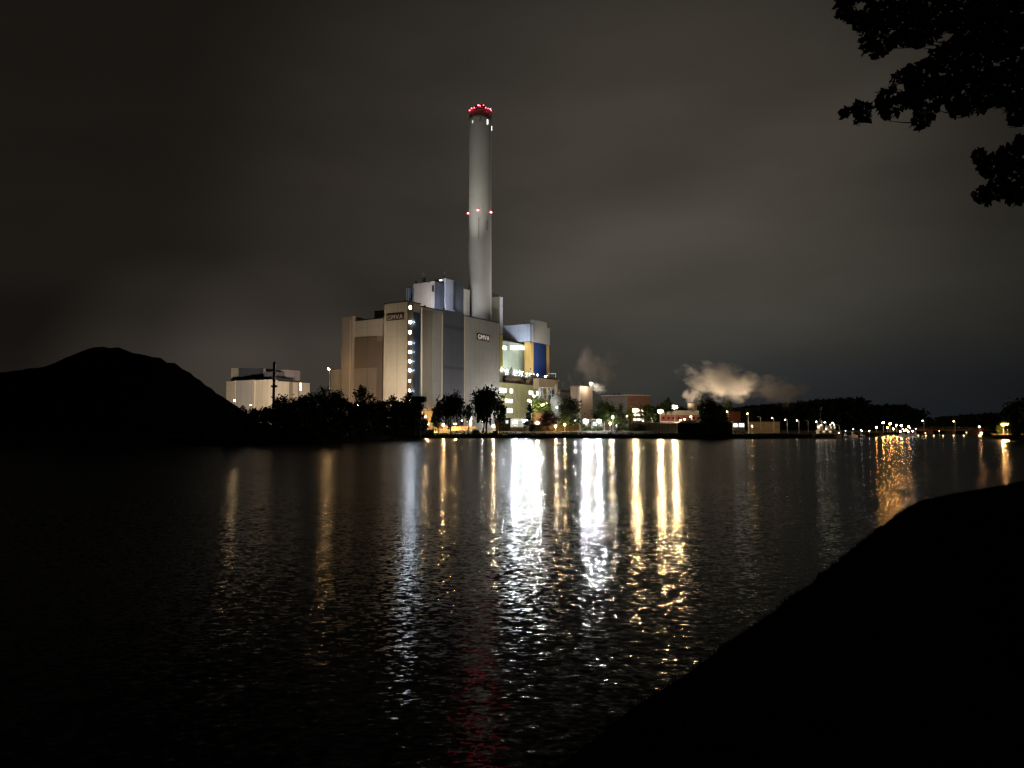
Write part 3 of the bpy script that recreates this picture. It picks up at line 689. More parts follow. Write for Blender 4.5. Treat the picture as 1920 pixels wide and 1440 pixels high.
for a, c in ((541, 548), (558, 561)): D1.face('u', a, c, 716, 806, 'wall_panel', MIDBR, .1)
D1.face('u', 561.5, 564, 718, 732, 'window', WINY, .2)
D1.sub(2, D1.tu-14, 6, 14, D1.zt, Z(697, 430), 'upper_block', BLUEG); D1.sub(D1.tu-14, D1.tu-4, 4, 14, D1.zt, Z(694.5, 440), 'upper_block', mat('mauve_cladding', (.24, .20, .21), .6, 0, .1, .1, .4))
D1.sub(D1.tu-26, D1.tu-12, 1, 3, D1.zt, Z(711, 440), 'plant_room', DARK)
ms = thing('mast', 'black square mast with thin tip standing before the pale works', 'mast', (X(513, 240), 240, GZ))
MB().box((X(513, 240), 240, (Z(679, 240)+GZ)/2), (.75, .75, Z(679, 240)-GZ)).build('pole', DARK, ms)
MB().tube([(X(513.5, 240), 240, Z(680, 240)), (X(514.6, 240), 240, Z(671, 240))], [.12, .05], 5).build('tip', DARK, ms)
MB().box((X(514.5, 240), 239.5, Z(724.5, 240)), (1.9, .8, .7)).build('bracket', DARK, ms)
sg = thing('billboard', 'dark rectangular board with a small white panel among the bank trees', 'board', (X(783, 262), 262, GZ))
MB().box((X(784, 262), 262, Z(749, 262)), (4.6, .5, 2.2)).build('board', DARK, sg)
MB().box((X(797.5, 262), 261.9, Z(748.5, 262)), (.9, .4, 1.9)).build('white_panel', mat('board_panel', (.55, .5, .38), .7), sg)
for px in (779, 789): MB().tube([(X(px, 262.5), 262.5, .5), (X(px, 262.5), 262.5, Z(753, 262.5))], .15, 6).build('post', DARK, sg)

# ------------------------------------------------------------------ lamps
WARM = (1, .60, .24); WW = (1, .69, .34); COOL = (.84, .93, 1); WHT = (1, .97, .88); ORG = (1, .42, .10)
def street_lamp(px, py, Y, col, s, label, r=.22, arm=0, cat='street lamp', group='street lamps on the far bank', name='street_lamp', hsh=True, gz=GZ, polem=None, mname=None):
    h = at(px, py, Y); ax = h.x+arm
    o = thing(name, label, cat, (ax, Y, gz), group)
    pm = polem or (WHITE if arm else STEEL)
    MB().tube([(ax, Y, gz-.2), (ax, Y, h.z+.1)], [.15, .10], 6).build('pole', pm, o)
    if abs(arm) > .1: MB().tube([(ax, Y, h.z+.1), ((ax+h.x)/2, Y, h.z+.28), (h.x, Y, h.z+.22)], .06, 5).build('arm', pm, o)
    hd = MB().box((h.x, Y, h.z+.24+r*.5), (r*3, r*2.2, .14)).build('lamp_head', pm, o)
    if s >= 2000:
        hq = MB(); hq.box((h.x, Y+r*1.5, h.z), (r*5, .08, r*3.6)); hq.box((h.x, Y+r*.2, h.z+r*1.7), (r*5, r*2.8, .08))
        for k in (-1, 1): hq.box((h.x+k*r*2.5, Y+r*.2, h.z), (.08, r*2.8, r*3.6))
        hq.build('added_hood', DARK, o)  # added screen that keeps strong lamps off the walls behind
    MB().ball((h.x, Y-.05, h.z), r, 8, 5).build('bulb', glow('lamp_%s_%d' % (mname or '%02x%02x%02x' % tuple(int(c*255) for c in col), s), col, s), hd)
    return o
LAMPS = [
 (440, 751, 285, WW, 140, 'warm glaring lamp at the right foot of the coal heap', .32, 0),
 (616, 692, 335, WARM, 480, 'lone warm lamp left of the small pale annex', .32, .6),
 (671, 760, 300, WW, 130, 'small lamp glimpsed through bank trees below the brown hall', .2, 0),
 (701, 772, 328, WARM, 430, 'yard lamp hidden among trees at the foot of the beige tower', .3, 0),
 (719, 764, 300, WHT, 260, 'white lamp gleaming through trees under the beige tower', .22, 0),
 (742, 784, 314, WARM, 1500, 'sodium yard lamp behind the dark bank thicket below the stair tower', .3, 0),
 (684.5, 791, 240, WHT, 50, 'faint low lamp deep inside the dark thicket', .2, 0),
 (765, 763, 299, COOL, 4500, 'white lamp seen through leaves beneath the lit stair windows', .25, 0),
 (761, 797, 290, WHT, 200, 'low white lamp near the waterline under the stair tower', .25, 0),
 (803, 779, 330, WARM, 1300, 'sodium lamp flooding the warm base of the big grey hall', .3, 0),
 (879.5, 776, 288, WHT, 2600, 'white lamp post between the two willow trees', .2, -.5),
 (801, 796, 283, WARM, 9000, 'added hooded sodium lamp facing the water at the end of the left bank', .3, 0),  # extra lamp that makes the warm streak on the water
 (798, 781, 292, WARM, 700, 'added sodium lamp washing the small cream gate building', .25, 0),  # put in to light the gate building face
 (832, 797, 287, WARM, 1500, 'added low sodium lamp at the left end of the lit lawn', .2, 0),  # put in to light the lawn strip
 (854, 795, 289, WARM, 1900, 'warm low lamp behind the left willow', .25, 0),
 (905, 792, 300, WHT, 350, 'small white lamp behind the right willow trunk', .2, 0),
 (925, 799, 288, WW, 1900, 'warm lamp at the right foot of the tall willow', .25, 0),
 (992, 751, 296, WHT, 1900, 'tall white lamp post left of the glowing tree', .28, .9),
 (966, 791, 305, COOLW, 6000, 'white yard floodlight left of the slim conifer', .34, 0),
 (985, 789, 300, COOLW, 4000, 'blazing white yard floodlight behind the slim conifer', .42, 0),
 (1017, 760, 305, WHT, 1990, 'lamp glowing inside the yellow-green tree crown', .42, 0),
 (949, 794, 297, COOLW, 2600, 'added white yard floodlight between the brown hut and the loading bay', .3, 0),  # extra lamp that broadens the central streak on the water
 (1008, 793, 298, (1, .95, .75), 2600, 'added pale yellow yard floodlight right of the slim conifer', .3, 0),  # second extra lamp broadening the central streak
 (1001, 743, 380, WHT, 1900, 'white lamp on the service building corner', .35, 0),
 (1044, 764, 330, COOLW, 700, 'white lamp at the pipe rack foot', .25, 0),
 (1042, 799, 287, WARM, 1500, 'added low sodium lamp on the lawn before the copper tree', .2, 0),  # another lamp put in for the lawn strip
 (1059, 796, 285, WW, 1300, 'small golden lamp under the round dark tree', .2, 0),
 (1078, 787, 300, COOLW, 3000, 'white lamp left of the gatehouse', .27, 0),
 (1098, 789, 296, COOLW, 3600, 'blazing lamp at the left end of the gatehouse canopy', .4, 0),
 (1123, 789, 296, COOLW, 3600, 'blazing lamp at the right end of the gatehouse canopy', .4, 0),
 (1134, 764, 330, (1, .85, .35), 420, 'yellow lamp hanging in the tree right of the brown tower', .3, 0),
 (1144, 794, 295, WW, 1100, 'low warm lamp right of the gatehouse', .22, 0),
 (1149, 782, 294, WHT, 900, 'added bare white lamp between the two green trees', .2, 0),  # put in to brighten the trees around it
 (1157, 798, 300, WHT, 900, 'small white lamp in the bushes beside the gatehouse', .25, 0),
 (1191, 769, 320, WW, 2100, 'tall warm lamp beside the pale office block', .50, .0),
 (1238, 771, 318, WW, 2100, 'tall warm lamp at the left end of the brick works', .50, 0),
 (1247, 795, 300, COOLW, 6000, 'blinding white floodlight at the brick works fence', .4, 0),
 (1265, 763, 320, WW, 2100, 'tall warm lamp left of the steaming cooling tower', .50, 0),
 (1322, 764, 290, (1, .82, .42), 420, 'yellowish lamp behind the black trees on the shed', .4, 0),
 (1363, 772, 292, WW, 60, 'slim pale lamp post by the red brick annex', .15, .5),
 (1401, 775.5, 290, WW, 65, 'slim lamp post at the left end of the cream hall', .15, .4),
 (1447, 784, 288, WW, 65, 'slim lamp post before the right end of the cream hall', .15, .8),
 (1472, 787.5, 290, WW, 45, 'first quay lamp post right of the cream hall', .15, .8),
 (1494, 788.5, 292, WW, 45, 'second quay lamp post right of the cream hall', .15, .8),
 (1530.5, 791, 296, WHT, 50, 'lamp post just above the moored ship stern', .15, .6),
 (1546, 792, 300, WHT, 45, 'lamp post above the middle of the moored ship', .15, .6),
 (1561, 793, 304, WHT, 45, 'lamp post above the moored ship bow', .15, .6),
 (1729.5, 789, 424, WW, 22, 'left lamp post standing on the bridge', .3, .8),
 (1788, 790, 426, WW, 22, 'right lamp post standing on the bridge', .3, .8),
 (1836, 800, 420, WW, 50, 'low lamp at the right end of the bridge', .3, 0),
 (1614, 806.5, 292, WHT, 50, 'small white lamp on the bank right of the boats', .16, 0),
 (1630, 808, 294, WHT, 60, 'lowest small white lamp beyond the moored boats', .14, 0),
 (1168, 786, 300, WHT, 160, 'pinprick white lamp behind the dark bushy tree', .14, 0),
 (1176, 780, 330, WW, 200, 'pinprick warm lamp left of the pale office block', .16, 0),
 (1206, 789, 310, WHT, 160, 'pinprick lamp under the birch beside the office block', .15, 0),
 (1223, 785, 305, WARM, 300, 'small amber lamp between the birch and the brick works', .18, 0),
 (1283, 786, 300, WARM, 260, 'small amber lamp over the left end of the dark shed', .16, .4),
 (1295, 781, 330, WW, 160, 'small lamp on the front of the brick works', .16, .5),
 (1410, 799, 285, WARM, 220, 'small amber lamp low before the cream hall', .15, 0),
 (1573, 812, 279, WHT, 90, 'bright low quay lamp just right of the moored ship', .2, 0),
]
for (px, py, Y, col, s, lab, r, arm) in LAMPS:
    street_lamp(px, py, Y, col, s, lab, r, arm)
for i, px in enumerate((1426, 1515, 1573.5)):
    p_ = at(px, (782, 789, 797)[i], 294); o = thing('street_lamp', ('unlit grey lamp post before the cream hall', 'unlit lamp post left of the moored ship', 'unlit lamp post behind the ship bow')[i], 'street lamp', (p_.x, 294, GZ), 'street lamps on the far bank')
    MB().tube([(p_.x, 294, GZ), (p_.x, 294, p_.z)], .1, 6).build('pole', STEEL, o); MB().tube([(p_.x, 294, p_.z), (p_.x-.5, 294, p_.z+.15), (p_.x-.9, 294, p_.z+.1)], .07, 5).build('arm', STEEL, o)
    MB().box((p_.x-1.0, 294, p_.z+.08), (.6, .3, .14)).build('lamp_head', STEEL, o)
# orange lamps by the harbour
for i, (px, py, s) in enumerate(((1643, 801, 50), (1656, 792, 120), (1669, 794.5, 120), (1681, 797, 100), (1690, 798, 100), (1664, 802, 50), (1675, 804, 70), (1704, 799.5, 60), (1699, 806, 40))):
    street_lamp(px, py, 345+i*5, ORG if s < 100 else (1, .50, .14), s*3.2, ['dull orange lamp left of the harbour row', 'leftmost of the bright orange harbour lamps', 'second of the bright orange harbour lamps', 'third of the bright orange harbour lamps',
        'fourth of the bright orange harbour lamps', 'lower orange lamp beneath the second harbour lamp', 'low orange lamp between the harbour lamps and white boats', 'small lamp where the bridge begins', 'small lamp over the white lit boats'][i], .36, 0, group='orange harbour lamps')
# added floodlights on unseen masts, brightening the facades
def floodlight(px, py, Y, col, pw, tgt, ang, label, blend=.8):
    h = at(px, py, Y); o = thing('floodlight', label, 'floodlight', (h.x, Y, GZ), 'added floodlights aimed at the facades')
    MB().tube([(h.x, Y, GZ-.2), (h.x, Y, h.z)], [.14, .09], 6).build('pole', DARK, o)
    hd = MB().box((h.x, Y, h.z+.2), (.9, .5, .5)).build('lamp_head', DARK, o)
    tg = Vector(tgt); src = Vector((h.x, Y, h.z+.5)); src += (tg-src).normalized()*.8
    MB().box(tuple(src-(tg-src).normalized()*.28), (.7, .3, .3)).build('lens', glow('added_flood_lens_'+'%02x%02x' % (int(col[1]*255), int(col[2]*255)), col, 25), hd)
    lamp_light('added_flood_beam', hd, src, col, pw, 'SPOT', .4, tgt, ang, blend)
    return o
NEUT = (1, .97, .89)
floodlight(866, 792, 284, NEUT, 43000, (X(890, 362), 362, 38), 66, 'added floodlight by the left willow aimed up at the grey hall')
floodlight(912, 790, 286, NEUT, 43000, (X(905, 372), 372, 34), 80, 'added floodlight by the tall willow aimed at the smaller sign')
floodlight(690, 786, 296, (1, .84, .68), 36000, (X(700, 345), 345, 36), 90, 'added floodlight in the thicket aimed at the brown panelled hall')
floodlight(728, 790, 290, (1, .80, .54), 33000, (X(740, 330), 330, 48), 70, 'added floodlight in the thicket aimed at the larger sign')
floodlight(996, 781, 346, (1, .96, .82), 16000, (X(970, 396), 396, 12), 120, 'added floodlight behind the loading bay aimed at the olive building')
floodlight(1276, 790, 322, (1, .8, .58), 9000, (X(1276, 345), 345, 5), 140, 'added floodlight before the red brick works wall')
floodlight(1207, 778, 425, (1, .78, .55), 12000, (X(1200, 462), 462, 12), 130, 'added floodlight before the brown brick end of the long hall')
floodlight(566, 784, 322, (1, .79, .58), 230000, (X(545, 424), 424, 16), 62, 'added floodlight in the trees aimed at the left works')
floodlight(470, 762, 350, (1, .79, .58), 210000, (X(470, 430), 430, 14), 85, 'added floodlight behind the coal heap aimed at the left works')

# added roof floodlights brightening the chimney and upper blocks (each a small lamp on a short post with its beam)
def added_roof_flood(root, loc, tgt, col, pw, ang, lens=12):
    loc = Vector(loc); d = (Vector(tgt)-loc).normalized()
    hd = MB().box(tuple(loc), (.8, .8, .6)).tube([loc, loc-Vector((0, 0, 1.6))], .08, 5).build('floodlight', DARK, root)
    lamp_light('added_flood_beam', hd, loc+d*.9, col, pw, 'SPOT', .4, tgt, ang, .8)
qa = E.P+U*28+V*3; qb = E.P+U*60+V*5
qg = E.P+U*33+V*3
added_roof_flood(E.root, (qg.x, qg.y, E.zt+1.6), (cx0+1, CY, 80), (1, .97, .90), 6000, 84)
qf = FB.P+U*15+V*1
added_roof_flood(FB.root, (qf.x, qf.y, FB.zt+2), (cx0-3, CY, 82), (1, .97, .90), 9000, 110)
added_roof_flood(E.root, (qa.x, qa.y, E.zt+2), (cx0, CY, 166), (1, .97, .88), 190000, 34)
qe = jp(1012, 4)
added_roof_flood(K0.root, (qe.x+4, qe.y-2, K0.zt+2.4), (cx0+2, CY, 108), (1, .94, .86), 76000, 66)
qc = E.P+U*6+V*3
added_roof_flood(E.root, (qc.x, qc.y, E.zt+1.5), (FB.P.x-2, FB.P.y, FB.zt-4), (.95, .88, .86), 10000, 100)
added_roof_flood(E.root, (qc.x+8, qc.y+8, E.zt+1.5), (FB.P.x+8, FB.P.y+14, FB.zt-4), (.82, .84, 1), 9000, 100)
added_roof_flood(C.root, (C.pt(4, 2)[0], C.pt(4, 2)[1], C.zt+1.8), (cx0, CY, 124), (1, .97, .9), 22000, 50)
added_roof_flood(C.root, (C.pt(6, 6)[0], C.pt(6, 6)[1], C.zt+1.6), (q1.x-4, q1.y+2, C.zt+8), (.84, .85, 1), 6000, 90)
added_roof_flood(M.root, (M.pt(2, 1)[0], M.pt(2, 1)[1], M.zt+2), (cx0+1, CY, 116), (1, .95, .88), 150000, 52)
qd = J.P+U*44+V*8
added_roof_flood(J.root, (qd.x+2, qd.y, J.zt+10), (G.P.x-8, G.P.y+5, G.zt-6), (.75, .86, 1), 32000, 38)
added_roof_flood(J.root, (qd.x+12, qd.y+4, J.zt+6), (G.P.x+10, G.P.y+12, G.zt-12), (1, .9, .75), 34000, 50)
added_roof_flood(J.root, (qd.x+4, qd.y+2, J.zt+9), (RB.P.x+4, RB.P.y+5, RB.zt-4), (.8, .86, 1), 28000, 50)

# ------------------------------------------------------------------ trees
def quads(name, cen, size, m, parent=None, droop=0, bend=.25):
    cen = np.asarray(cen); k = len(cen)
    a = RNG.normal(size=(k, 3)); a /= np.linalg.norm(a, axis=1)[:, None]
    b_ = RNG.normal(size=(k, 3)); 
    if droop: b_ = b_*(1-droop)+np.array([0, 0, -1.8])*droop
    b_ -= (a*b_).sum(1)[:, None]*a; b_ /= np.linalg.norm(b_, axis=1)[:, None]
    c = np.cross(a, b_); s = (size*RNG.uniform(.6, 1.25, k))[:, None]
    n_ = a*s*bend
    v = np.stack([cen-b_*s, cen-c*s*.55-b_*s*.15+n_, cen-c*s*.3+b_*s*.6, cen+b_*s*1.05+n_*.5, cen+c*s*.4+b_*s*.45, cen+c*s*.6-b_*s*.2+n_], 1)
    base = np.zeros(3)
    if parent is not None:
        base = np.array(Vector(parent['_base']) if parent.get('_base') is not None else parent.location)
    v = v-base
    me = bpy.data.meshes.new(name); me.vertices.add(k*6); me.vertices.foreach_set('co', v.reshape(-1).astype(np.float32))
    me.loops.add(k*6); me.loops.foreach_set('vertex_index', np.arange(k*6, dtype=np.int32)); me.polygons.add(k)
    me.polygons.foreach_set('loop_start', np.arange(0, k*6, 6, dtype=np.int32)); me.update(calc_edges=True); me.materials.append(m)
    o = bpy.data.objects.new(name, me); COL.objects.link(o)
    if parent is not None: o.parent = parent
    return o
def tree(px, Y, ytop, wpx, label, shape='round', m=LEAFD, n=1500, name='tree', cat='tree', group='trees along the far bank', crown0=.25, leaf=.42, gz=GZ, dens=1.0):
    top = at(px, ytop, Y); x = top.x; h = top.z-gz; r = wpx/2*Y/F
    rnd = np.random.default_rng(int(px*13+ytop)); o = thing(name, label, cat, (x, Y, gz), group)
    tb_ = MB(); lean = rnd.uniform(-.03, .03)*h
    tr = max(.10, h*.018)
    tb_.tube([(x, Y, gz-.3), (x+lean*.3, Y, gz+h*.3), (x+lean, Y, gz+h*.6), (x+lean*1.2, Y, gz+h*.88)], [tr, tr*.8, tr*.5, tr*.15], 7)
    nc = int(30*dens) if shape != 'cone' else 26
    cl_ = []
    for k in range(nc):
        if shape == 'cone':
            f = rnd.uniform(0, 1); zz = gz+h*(crown0+(1-crown0)*f); rr = r*(1-f)**.8*math.sqrt(rnd.uniform(.1, 1))
        else:
            d = rnd.normal(size=3); d /= np.linalg.norm(d); f = rnd.uniform(.45, .92)
            zz = gz+h*(crown0+1)/2+d[2]*f*h*(1-crown0)/2; rr = r*f*math.hypot(d[0], d[1])*(1 if d[2] < .2 else .92)
            if shape == 'willow': rr = r*.8*f*math.hypot(d[0], d[1]); zz = gz+h*.70+d[2]*f*h*.27
        an = rnd.uniform(0, 6.283); c = np.array([x+rr*math.cos(an), Y+rr*math.sin(an)*.9, zz]); cl_.append(c)
        if k % 2 == 0:
            z0_ = gz+h*rnd.uniform(.25, .6); z0_ = min(z0_, c[2]-.2)
            tb_.tube([(x+lean*.5, Y, z0_), tuple((np.array([x, Y, z0_])+c)/2+np.array([0, 0, .3])), tuple(c)], [tr*.45, tr*.25, tr*.08], 5)
    tb_.build('trunk', BARK, o)
    cl_ = np.array(cl_); idx = rnd.integers(0, len(cl_), n); sig = r*(.20 if shape != 'cone' else .16)
    if shape == 'willow':
        sig = r*.17; cen = cl_[idx]+rnd.normal(size=(n, 3))*sig
        st = rnd.integers(0, 60, n); sr = np.random.default_rng(int(px)); sx = cl_[sr.integers(0, len(cl_), 60)]+sr.normal(size=(60, 3))*sig
        ln_ = sr.uniform(.10, .42, 60)*h; k2 = int(n*.5)
        tt = rnd.uniform(0, 1, k2); s_ = st[:k2]
        cen[:k2] = sx[s_]+np.c_[rnd.normal(0, .14, k2), rnd.normal(0, .14, k2), -tt*ln_[s_]]
        cen[:, 2] = np.maximum(cen[:, 2], gz+.8)
        quads('crown', cen, leaf, m, o, droop=.6)
    else:
        cen = cl_[idx]+rnd.normal(size=(n, 3))*np.array([sig, sig, sig*.85]); cen[:, 2] = np.maximum(cen[:, 2], gz+h*crown0*.5)
        quads('crown', cen, leaf, m, o)
    return o
# willows and bank trees in front of the hall
tree(845, 277, 738, 66, 'dark drooping willow left of the white lamp post', 'willow', n=2600, crown0=.2, leaf=.5)
tree(912, 276, 721, 68, 'tallest dark willow on the bank, covering the foot of the grey hall', 'willow', n=3600, crown0=.2, leaf=.52, dens=1.4)
tree(822, 278, 752, 30, 'thin dark tree just left of the left willow', 'willow', n=900)
tree(937, 279, 748, 30, 'narrow dark tree at the right side of the tall willow', 'willow', n=900)
tree(878, 279, 752, 26, 'feathery dark tree between the two willows', 'willow', n=500)
tree(817, 281, 770, 18, 'small dark tree by the warm lit wall', n=500)
tree(992.5, 287, 761, 22, 'slim dark conifer in front of the white floodlight', 'cone', mat('conifer_leaves', (.03, .055, .04), .85, 0, .3, .5, 0, .1), n=1100, leaf=.34, crown0=.12)
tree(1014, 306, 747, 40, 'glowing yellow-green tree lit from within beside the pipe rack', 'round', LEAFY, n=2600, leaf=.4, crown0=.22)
tree(1029, 286, 768, 34, 'small dark red-brown tree before the glowing tree', 'round', mat('copper_leaves', (.05, .03, .022), .85, 0, .3, .5, 0, .1), n=1300, leaf=.36, crown0=.14)
tree(1068, 292, 746, 50, 'round dark green tree before the brown square tower', 'round', LEAFD, n=2600, leaf=.42, crown0=.12)
tree(1135, 300, 750, 44, 'broad green tree right of the brown tower with a lamp in it', 'round', LEAFM, n=1500, leaf=.4, crown0=.2)
tree(1159, 298, 760, 36, 'dark bushy tree left of the pale office block', 'round', LEAFD, n=1500, leaf=.4, crown0=.15)
tree(1215, 300, 756, 36, 'pale-trunked birch between the two tall warm lamps', 'willow', LEAFG, n=1300, leaf=.36)
tree(1182, 330, 757, 20, 'small yellow-lit tree above the warm lamp', 'round', LEAFY, n=500, leaf=.36)
tree(1245, 352, 750, 42, 'dark tree behind the left end of the brick works', 'round', LEAFD, n=1300)
tree(1253, 356, 747, 16, 'pointed dark tree behind the brick works', 'cone', LEAFD, n=500)
tree(1277, 358, 757, 26, 'low dark tree left of the cooling tower', 'round', LEAFD, n=700)
tree(1316, 362, 744, 18, 'dark upright tree right of the cooling tower', 'round', LEAFD, n=700)
tree(1330, 274, 748, 42, 'big black tree standing over the dark shed', 'round', LEAFD, n=2600, leaf=.42, crown0=.1, dens=1.3)
tree(1345, 276, 762, 34, 'black tree at the right of the dark shed', 'round', LEAFD, n=1600, leaf=.42, crown0=.05)
tree(1322, 264, 776, 30, 'black bush tree at the waterline before the shed', 'round', LEAFD, n=1300, leaf=.4, crown0=.02)
tree(1340, 262, 786, 44, 'low black bush hiding the shed corner', 'round', LEAFD, n=1500, leaf=.4, crown0=.0)
tree(1354, 268, 783, 30, 'squat black bush right of the shed bush', 'round', LEAFD, n=900, leaf=.4, crown0=.0)
tree(1364, 360, 748, 20, 'green-tinged tree behind the brick annex', 'round', LEAFG, n=700)
tree(1371, 380, 749, 9, 'narrow dark poplar behind the brick annex', 'cone', LEAFD, n=400, leaf=.45, crown0=.05)
tree(1390, 370, 766, 36, 'dark rounded tree right of the poplar', 'round', LEAFD, n=900)
# thicket on the left bank: trees that stand out of it, one by one
rt_ = random.Random(5)
TH_ = [(455, 764, 40, 236), (478, 760, 34, 240), (500, 758, 38, 236), (520, 744, 44, 232), (540, 740, 42, 228), (560, 738, 44, 226), (578, 734, 42, 230), (597, 730, 44, 232), (612, 722, 40, 236), (630, 724, 44, 238), (648, 736, 36, 240),
       (680, 717, 40, 244), (700, 742, 36, 246), (712, 752, 34, 248), (735, 736, 36, 252), (748, 742, 32, 254), (768, 731, 30, 258), (782, 735, 26, 262), (765, 752, 44, 258), (782, 764, 34, 266), (790, 785, 30, 268), (730, 760, 44, 250),
       (660, 752, 50, 238), (620, 754, 60, 228), (580, 762, 60, 216), (540, 768, 70, 208), (690, 765, 54, 240), (786, 797, 20, 272), (752, 775, 46, 258)]
words = ['tall', 'ragged', 'round', 'spiky', 'leaning', 'broad', 'sparse', 'dense']
places = ['right of the coal heap', 'below the left works', 'beside the dark mast', 'right of the dark mast', 'under the stepped works', 'below the stepped works edge', 'left of the lone warm lamp', 'under the lone warm lamp', 'below the small pale annex', 'before the annex corner', 'at the left edge of the brown hall',
          'rising highest before the brown hall', 'under the dark brown panel', 'at the left foot of the beige tower', 'before the middle of the beige tower', 'below the beige tower edge', 'beneath the lit stair windows', 'just left of the dark billboard', 'under the dark billboard', 'at the left of the warm lit wall', 'at the end of the left bank', 'low under the beige tower',
          'low before the brown hall', 'low at the waterline below the annex', 'low at the waterline below the stepped works', 'low at the waterline by the dark mast', 'low at the waterline under the brown hall', 'small at the very tip of the left bank', 'low at the waterline near the billboard']
for i, (px, y, w, Y) in enumerate(TH_):
    tree(px, Y, y, w, '%s black tree in the left thicket, %s' % (words[i % 8], places[i]), 'round', LEAFD, n=1100 if i < 18 else 1500, leaf=.42, crown0=.15 if i < 18 else .02, group='trees of the left bank thicket', gz=GZ-.2)
# undergrowth filling the thicket down to the water
cen = []
for k in range(26000):
    px = rt_.uniform(-60, 806); Ysh = np.interp(px, [0, 250, 450, 590, 680, 745, 790, 810], [153, 161, 171, 189, 221, 259, 271, 272])
    Y = Ysh+2+abs(rt_.gauss(0, 9)); hh = 7.0 if 420 < px < 790 else 2.4
    if px > 790: hh = 2.5
    hh *= .6+.4*math.sin(px*.07)*math.sin(px*.023+1)
    zz = .8+rt_.random()**1.5*hh
    cen.append((X(px, Y), Y, zz))
u_ = quads('undergrowth', cen, .5, LEAFD); tag(u_, 'black undergrowth along the left bank', 'undergrowth', None, 'stuff')
# low scrub on the far bank edge
cen = []
for k in range(9000):
    px = rt_.uniform(800, 1640); Ysh = np.interp(px, [790, 900, 1000, 1100, 1200, 1290, 1420, 1550, 1640], [270, 271, 272, 269, 264, 260, 262, 276, 300])
    Y = Ysh+1.0+rt_.random()*3.5; zz = .35+rt_.random()**2*(1.5+1.3*max(0, math.sin(px*.045)*math.sin(px*.017)))
    cen.append((X(px, Y), Y, zz))
u_ = quads('scrub', cen, .28, LEAFD); tag(u_, 'low black scrub along the far bank edge', 'scrub', None, 'stuff')
# separate shrubs
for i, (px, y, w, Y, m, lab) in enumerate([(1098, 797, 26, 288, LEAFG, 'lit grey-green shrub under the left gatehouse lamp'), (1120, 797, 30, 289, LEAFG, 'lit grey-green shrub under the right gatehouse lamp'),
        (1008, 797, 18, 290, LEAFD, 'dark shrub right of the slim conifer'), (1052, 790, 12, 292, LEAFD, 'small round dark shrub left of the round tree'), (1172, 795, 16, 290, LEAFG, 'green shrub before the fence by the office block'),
        (1160, 790, 16, 288, LEAFD, 'black shrub right of the gatehouse'), (1200, 796, 22, 284, LEAFD, 'dark shrub before the pale fence'), (1258, 797, 14, 290, LEAFG, 'green shrub beside the blinding floodlight'), (892, 806, 14, 276, LEAFD, 'dark shrub at the foot of the tall willow'),
        (929, 808, 12, 275, LEAFD, 'black shrub at the right foot of the tall willow'), (806, 806, 16, 274, LEAFD, 'black shrub by the warm wall at the bank end')]):
    tree(px, Y, y, w, lab, 'round', m, n=420, name='shrub', cat='shrub', group='shrubs along the far bank', crown0=0, leaf=.26)

# wooded hill and far woods
def woods(name, label, prof, Y, depth, leafs, n, m=LEAFD):
    xs = [p[0] for p in prof]; ys = [p[1] for p in prof]; cen = []
    for k in range(n):
        px = rt_.uniform(xs[0], xs[-1]); y = float(np.interp(px, xs, ys))
        top = at(px, y, Y).z; bump = leafs*2.2*abs(math.sin(px*.11+math.sin(px*.037)*3))
        f = rt_.random(); yy = Y+rt_.uniform(-depth, depth)
        zz = GZ+(top-bump-GZ)*(1-f**2.2); cen.append((X(px, Y)+rt_.gauss(0, leafs), yy, zz))
    o = quads(name, cen, leafs, m); tag(o, label, 'woods', None, 'stuff'); return o
heap('hill', [(1380, 800), (1400, 782), (1425, 764), (1460, 760), (1485, 775), (1500, 768), (1520, 757), (1545, 753), (1570, 752), (1600, 762), (1640, 765), (1670, 772), (1685, 780), (1700, 800)], 620, 60, GRASS, n=8)
woods('hill_trees', 'black wooded hill behind the quay and the moored ship', [(1392, 778), (1405, 760), (1420, 751), (1440, 751), (1455, 755), (1470, 748), (1480, 762), (1492, 768), (1505, 755), (1530, 752), (1540, 749), (1575, 749), (1600, 755), (1615, 761), (1628, 757), (1650, 759), (1668, 766), (1682, 770), (1692, 784), (1698, 800)], 600, 40, 2.2, 15000)
woods('bank_woods', 'black line of woods behind the bridge', [(1695, 798), (1712, 788), (1730, 787), (1742, 792), (1752, 786), (1780, 780), (1792, 774), (1808, 771), (1825, 778), (1845, 776), (1870, 774), (1895, 780), (1960, 770), (2100, 765), (2400, 770)], 480, 25, 1.6, 12000)
woods('distant_woods', 'far dark tree line behind the harbour and plant', [(1040, 780), (1120, 770), (1200, 764), (1330, 758), (1400, 770), (1500, 790), (1700, 796)], 640, 20, 2, 7000)
heap('left_ridge', [(-900, 800), (-700, 770), (-300, 750), (0, 740), (200, 760), (420, 790), (520, 800)], 520, 60, COAL, n=6)
# right bank trees
tree(1905, 238, 752, 52, 'tall black tree at the right end of the far bank', 'round', LEAFD, n=3000, leaf=.5, crown0=.02, dens=1.4)
tree(1945, 232, 735, 70, 'largest black tree leaving the frame at the right', 'round', LEAFD, n=3500, leaf=.5, crown0=.02, dens=1.4)
tree(1872, 300, 790, 26, 'small dark tree left of the orange lamps', 'round', LEAFD, n=900, leaf=.45, crown0=.02)
tree(1886, 262, 793, 28, 'orange-lit tree beneath the lamp pair at the right edge', 'round', LEAFG, n=1500, leaf=.35, crown0=.05)
street_lamp(1881, 797, 252, (1, .52, .18), 1900, 'left orange-white lamp of the pair at the far right bank', .42, 0, mname='rightpair')
street_lamp(1889.5, 796, 252, (1, .52, .18), 1900, 'right orange-white lamp of the pair at the far right bank', .42, 0, mname='rightpair')
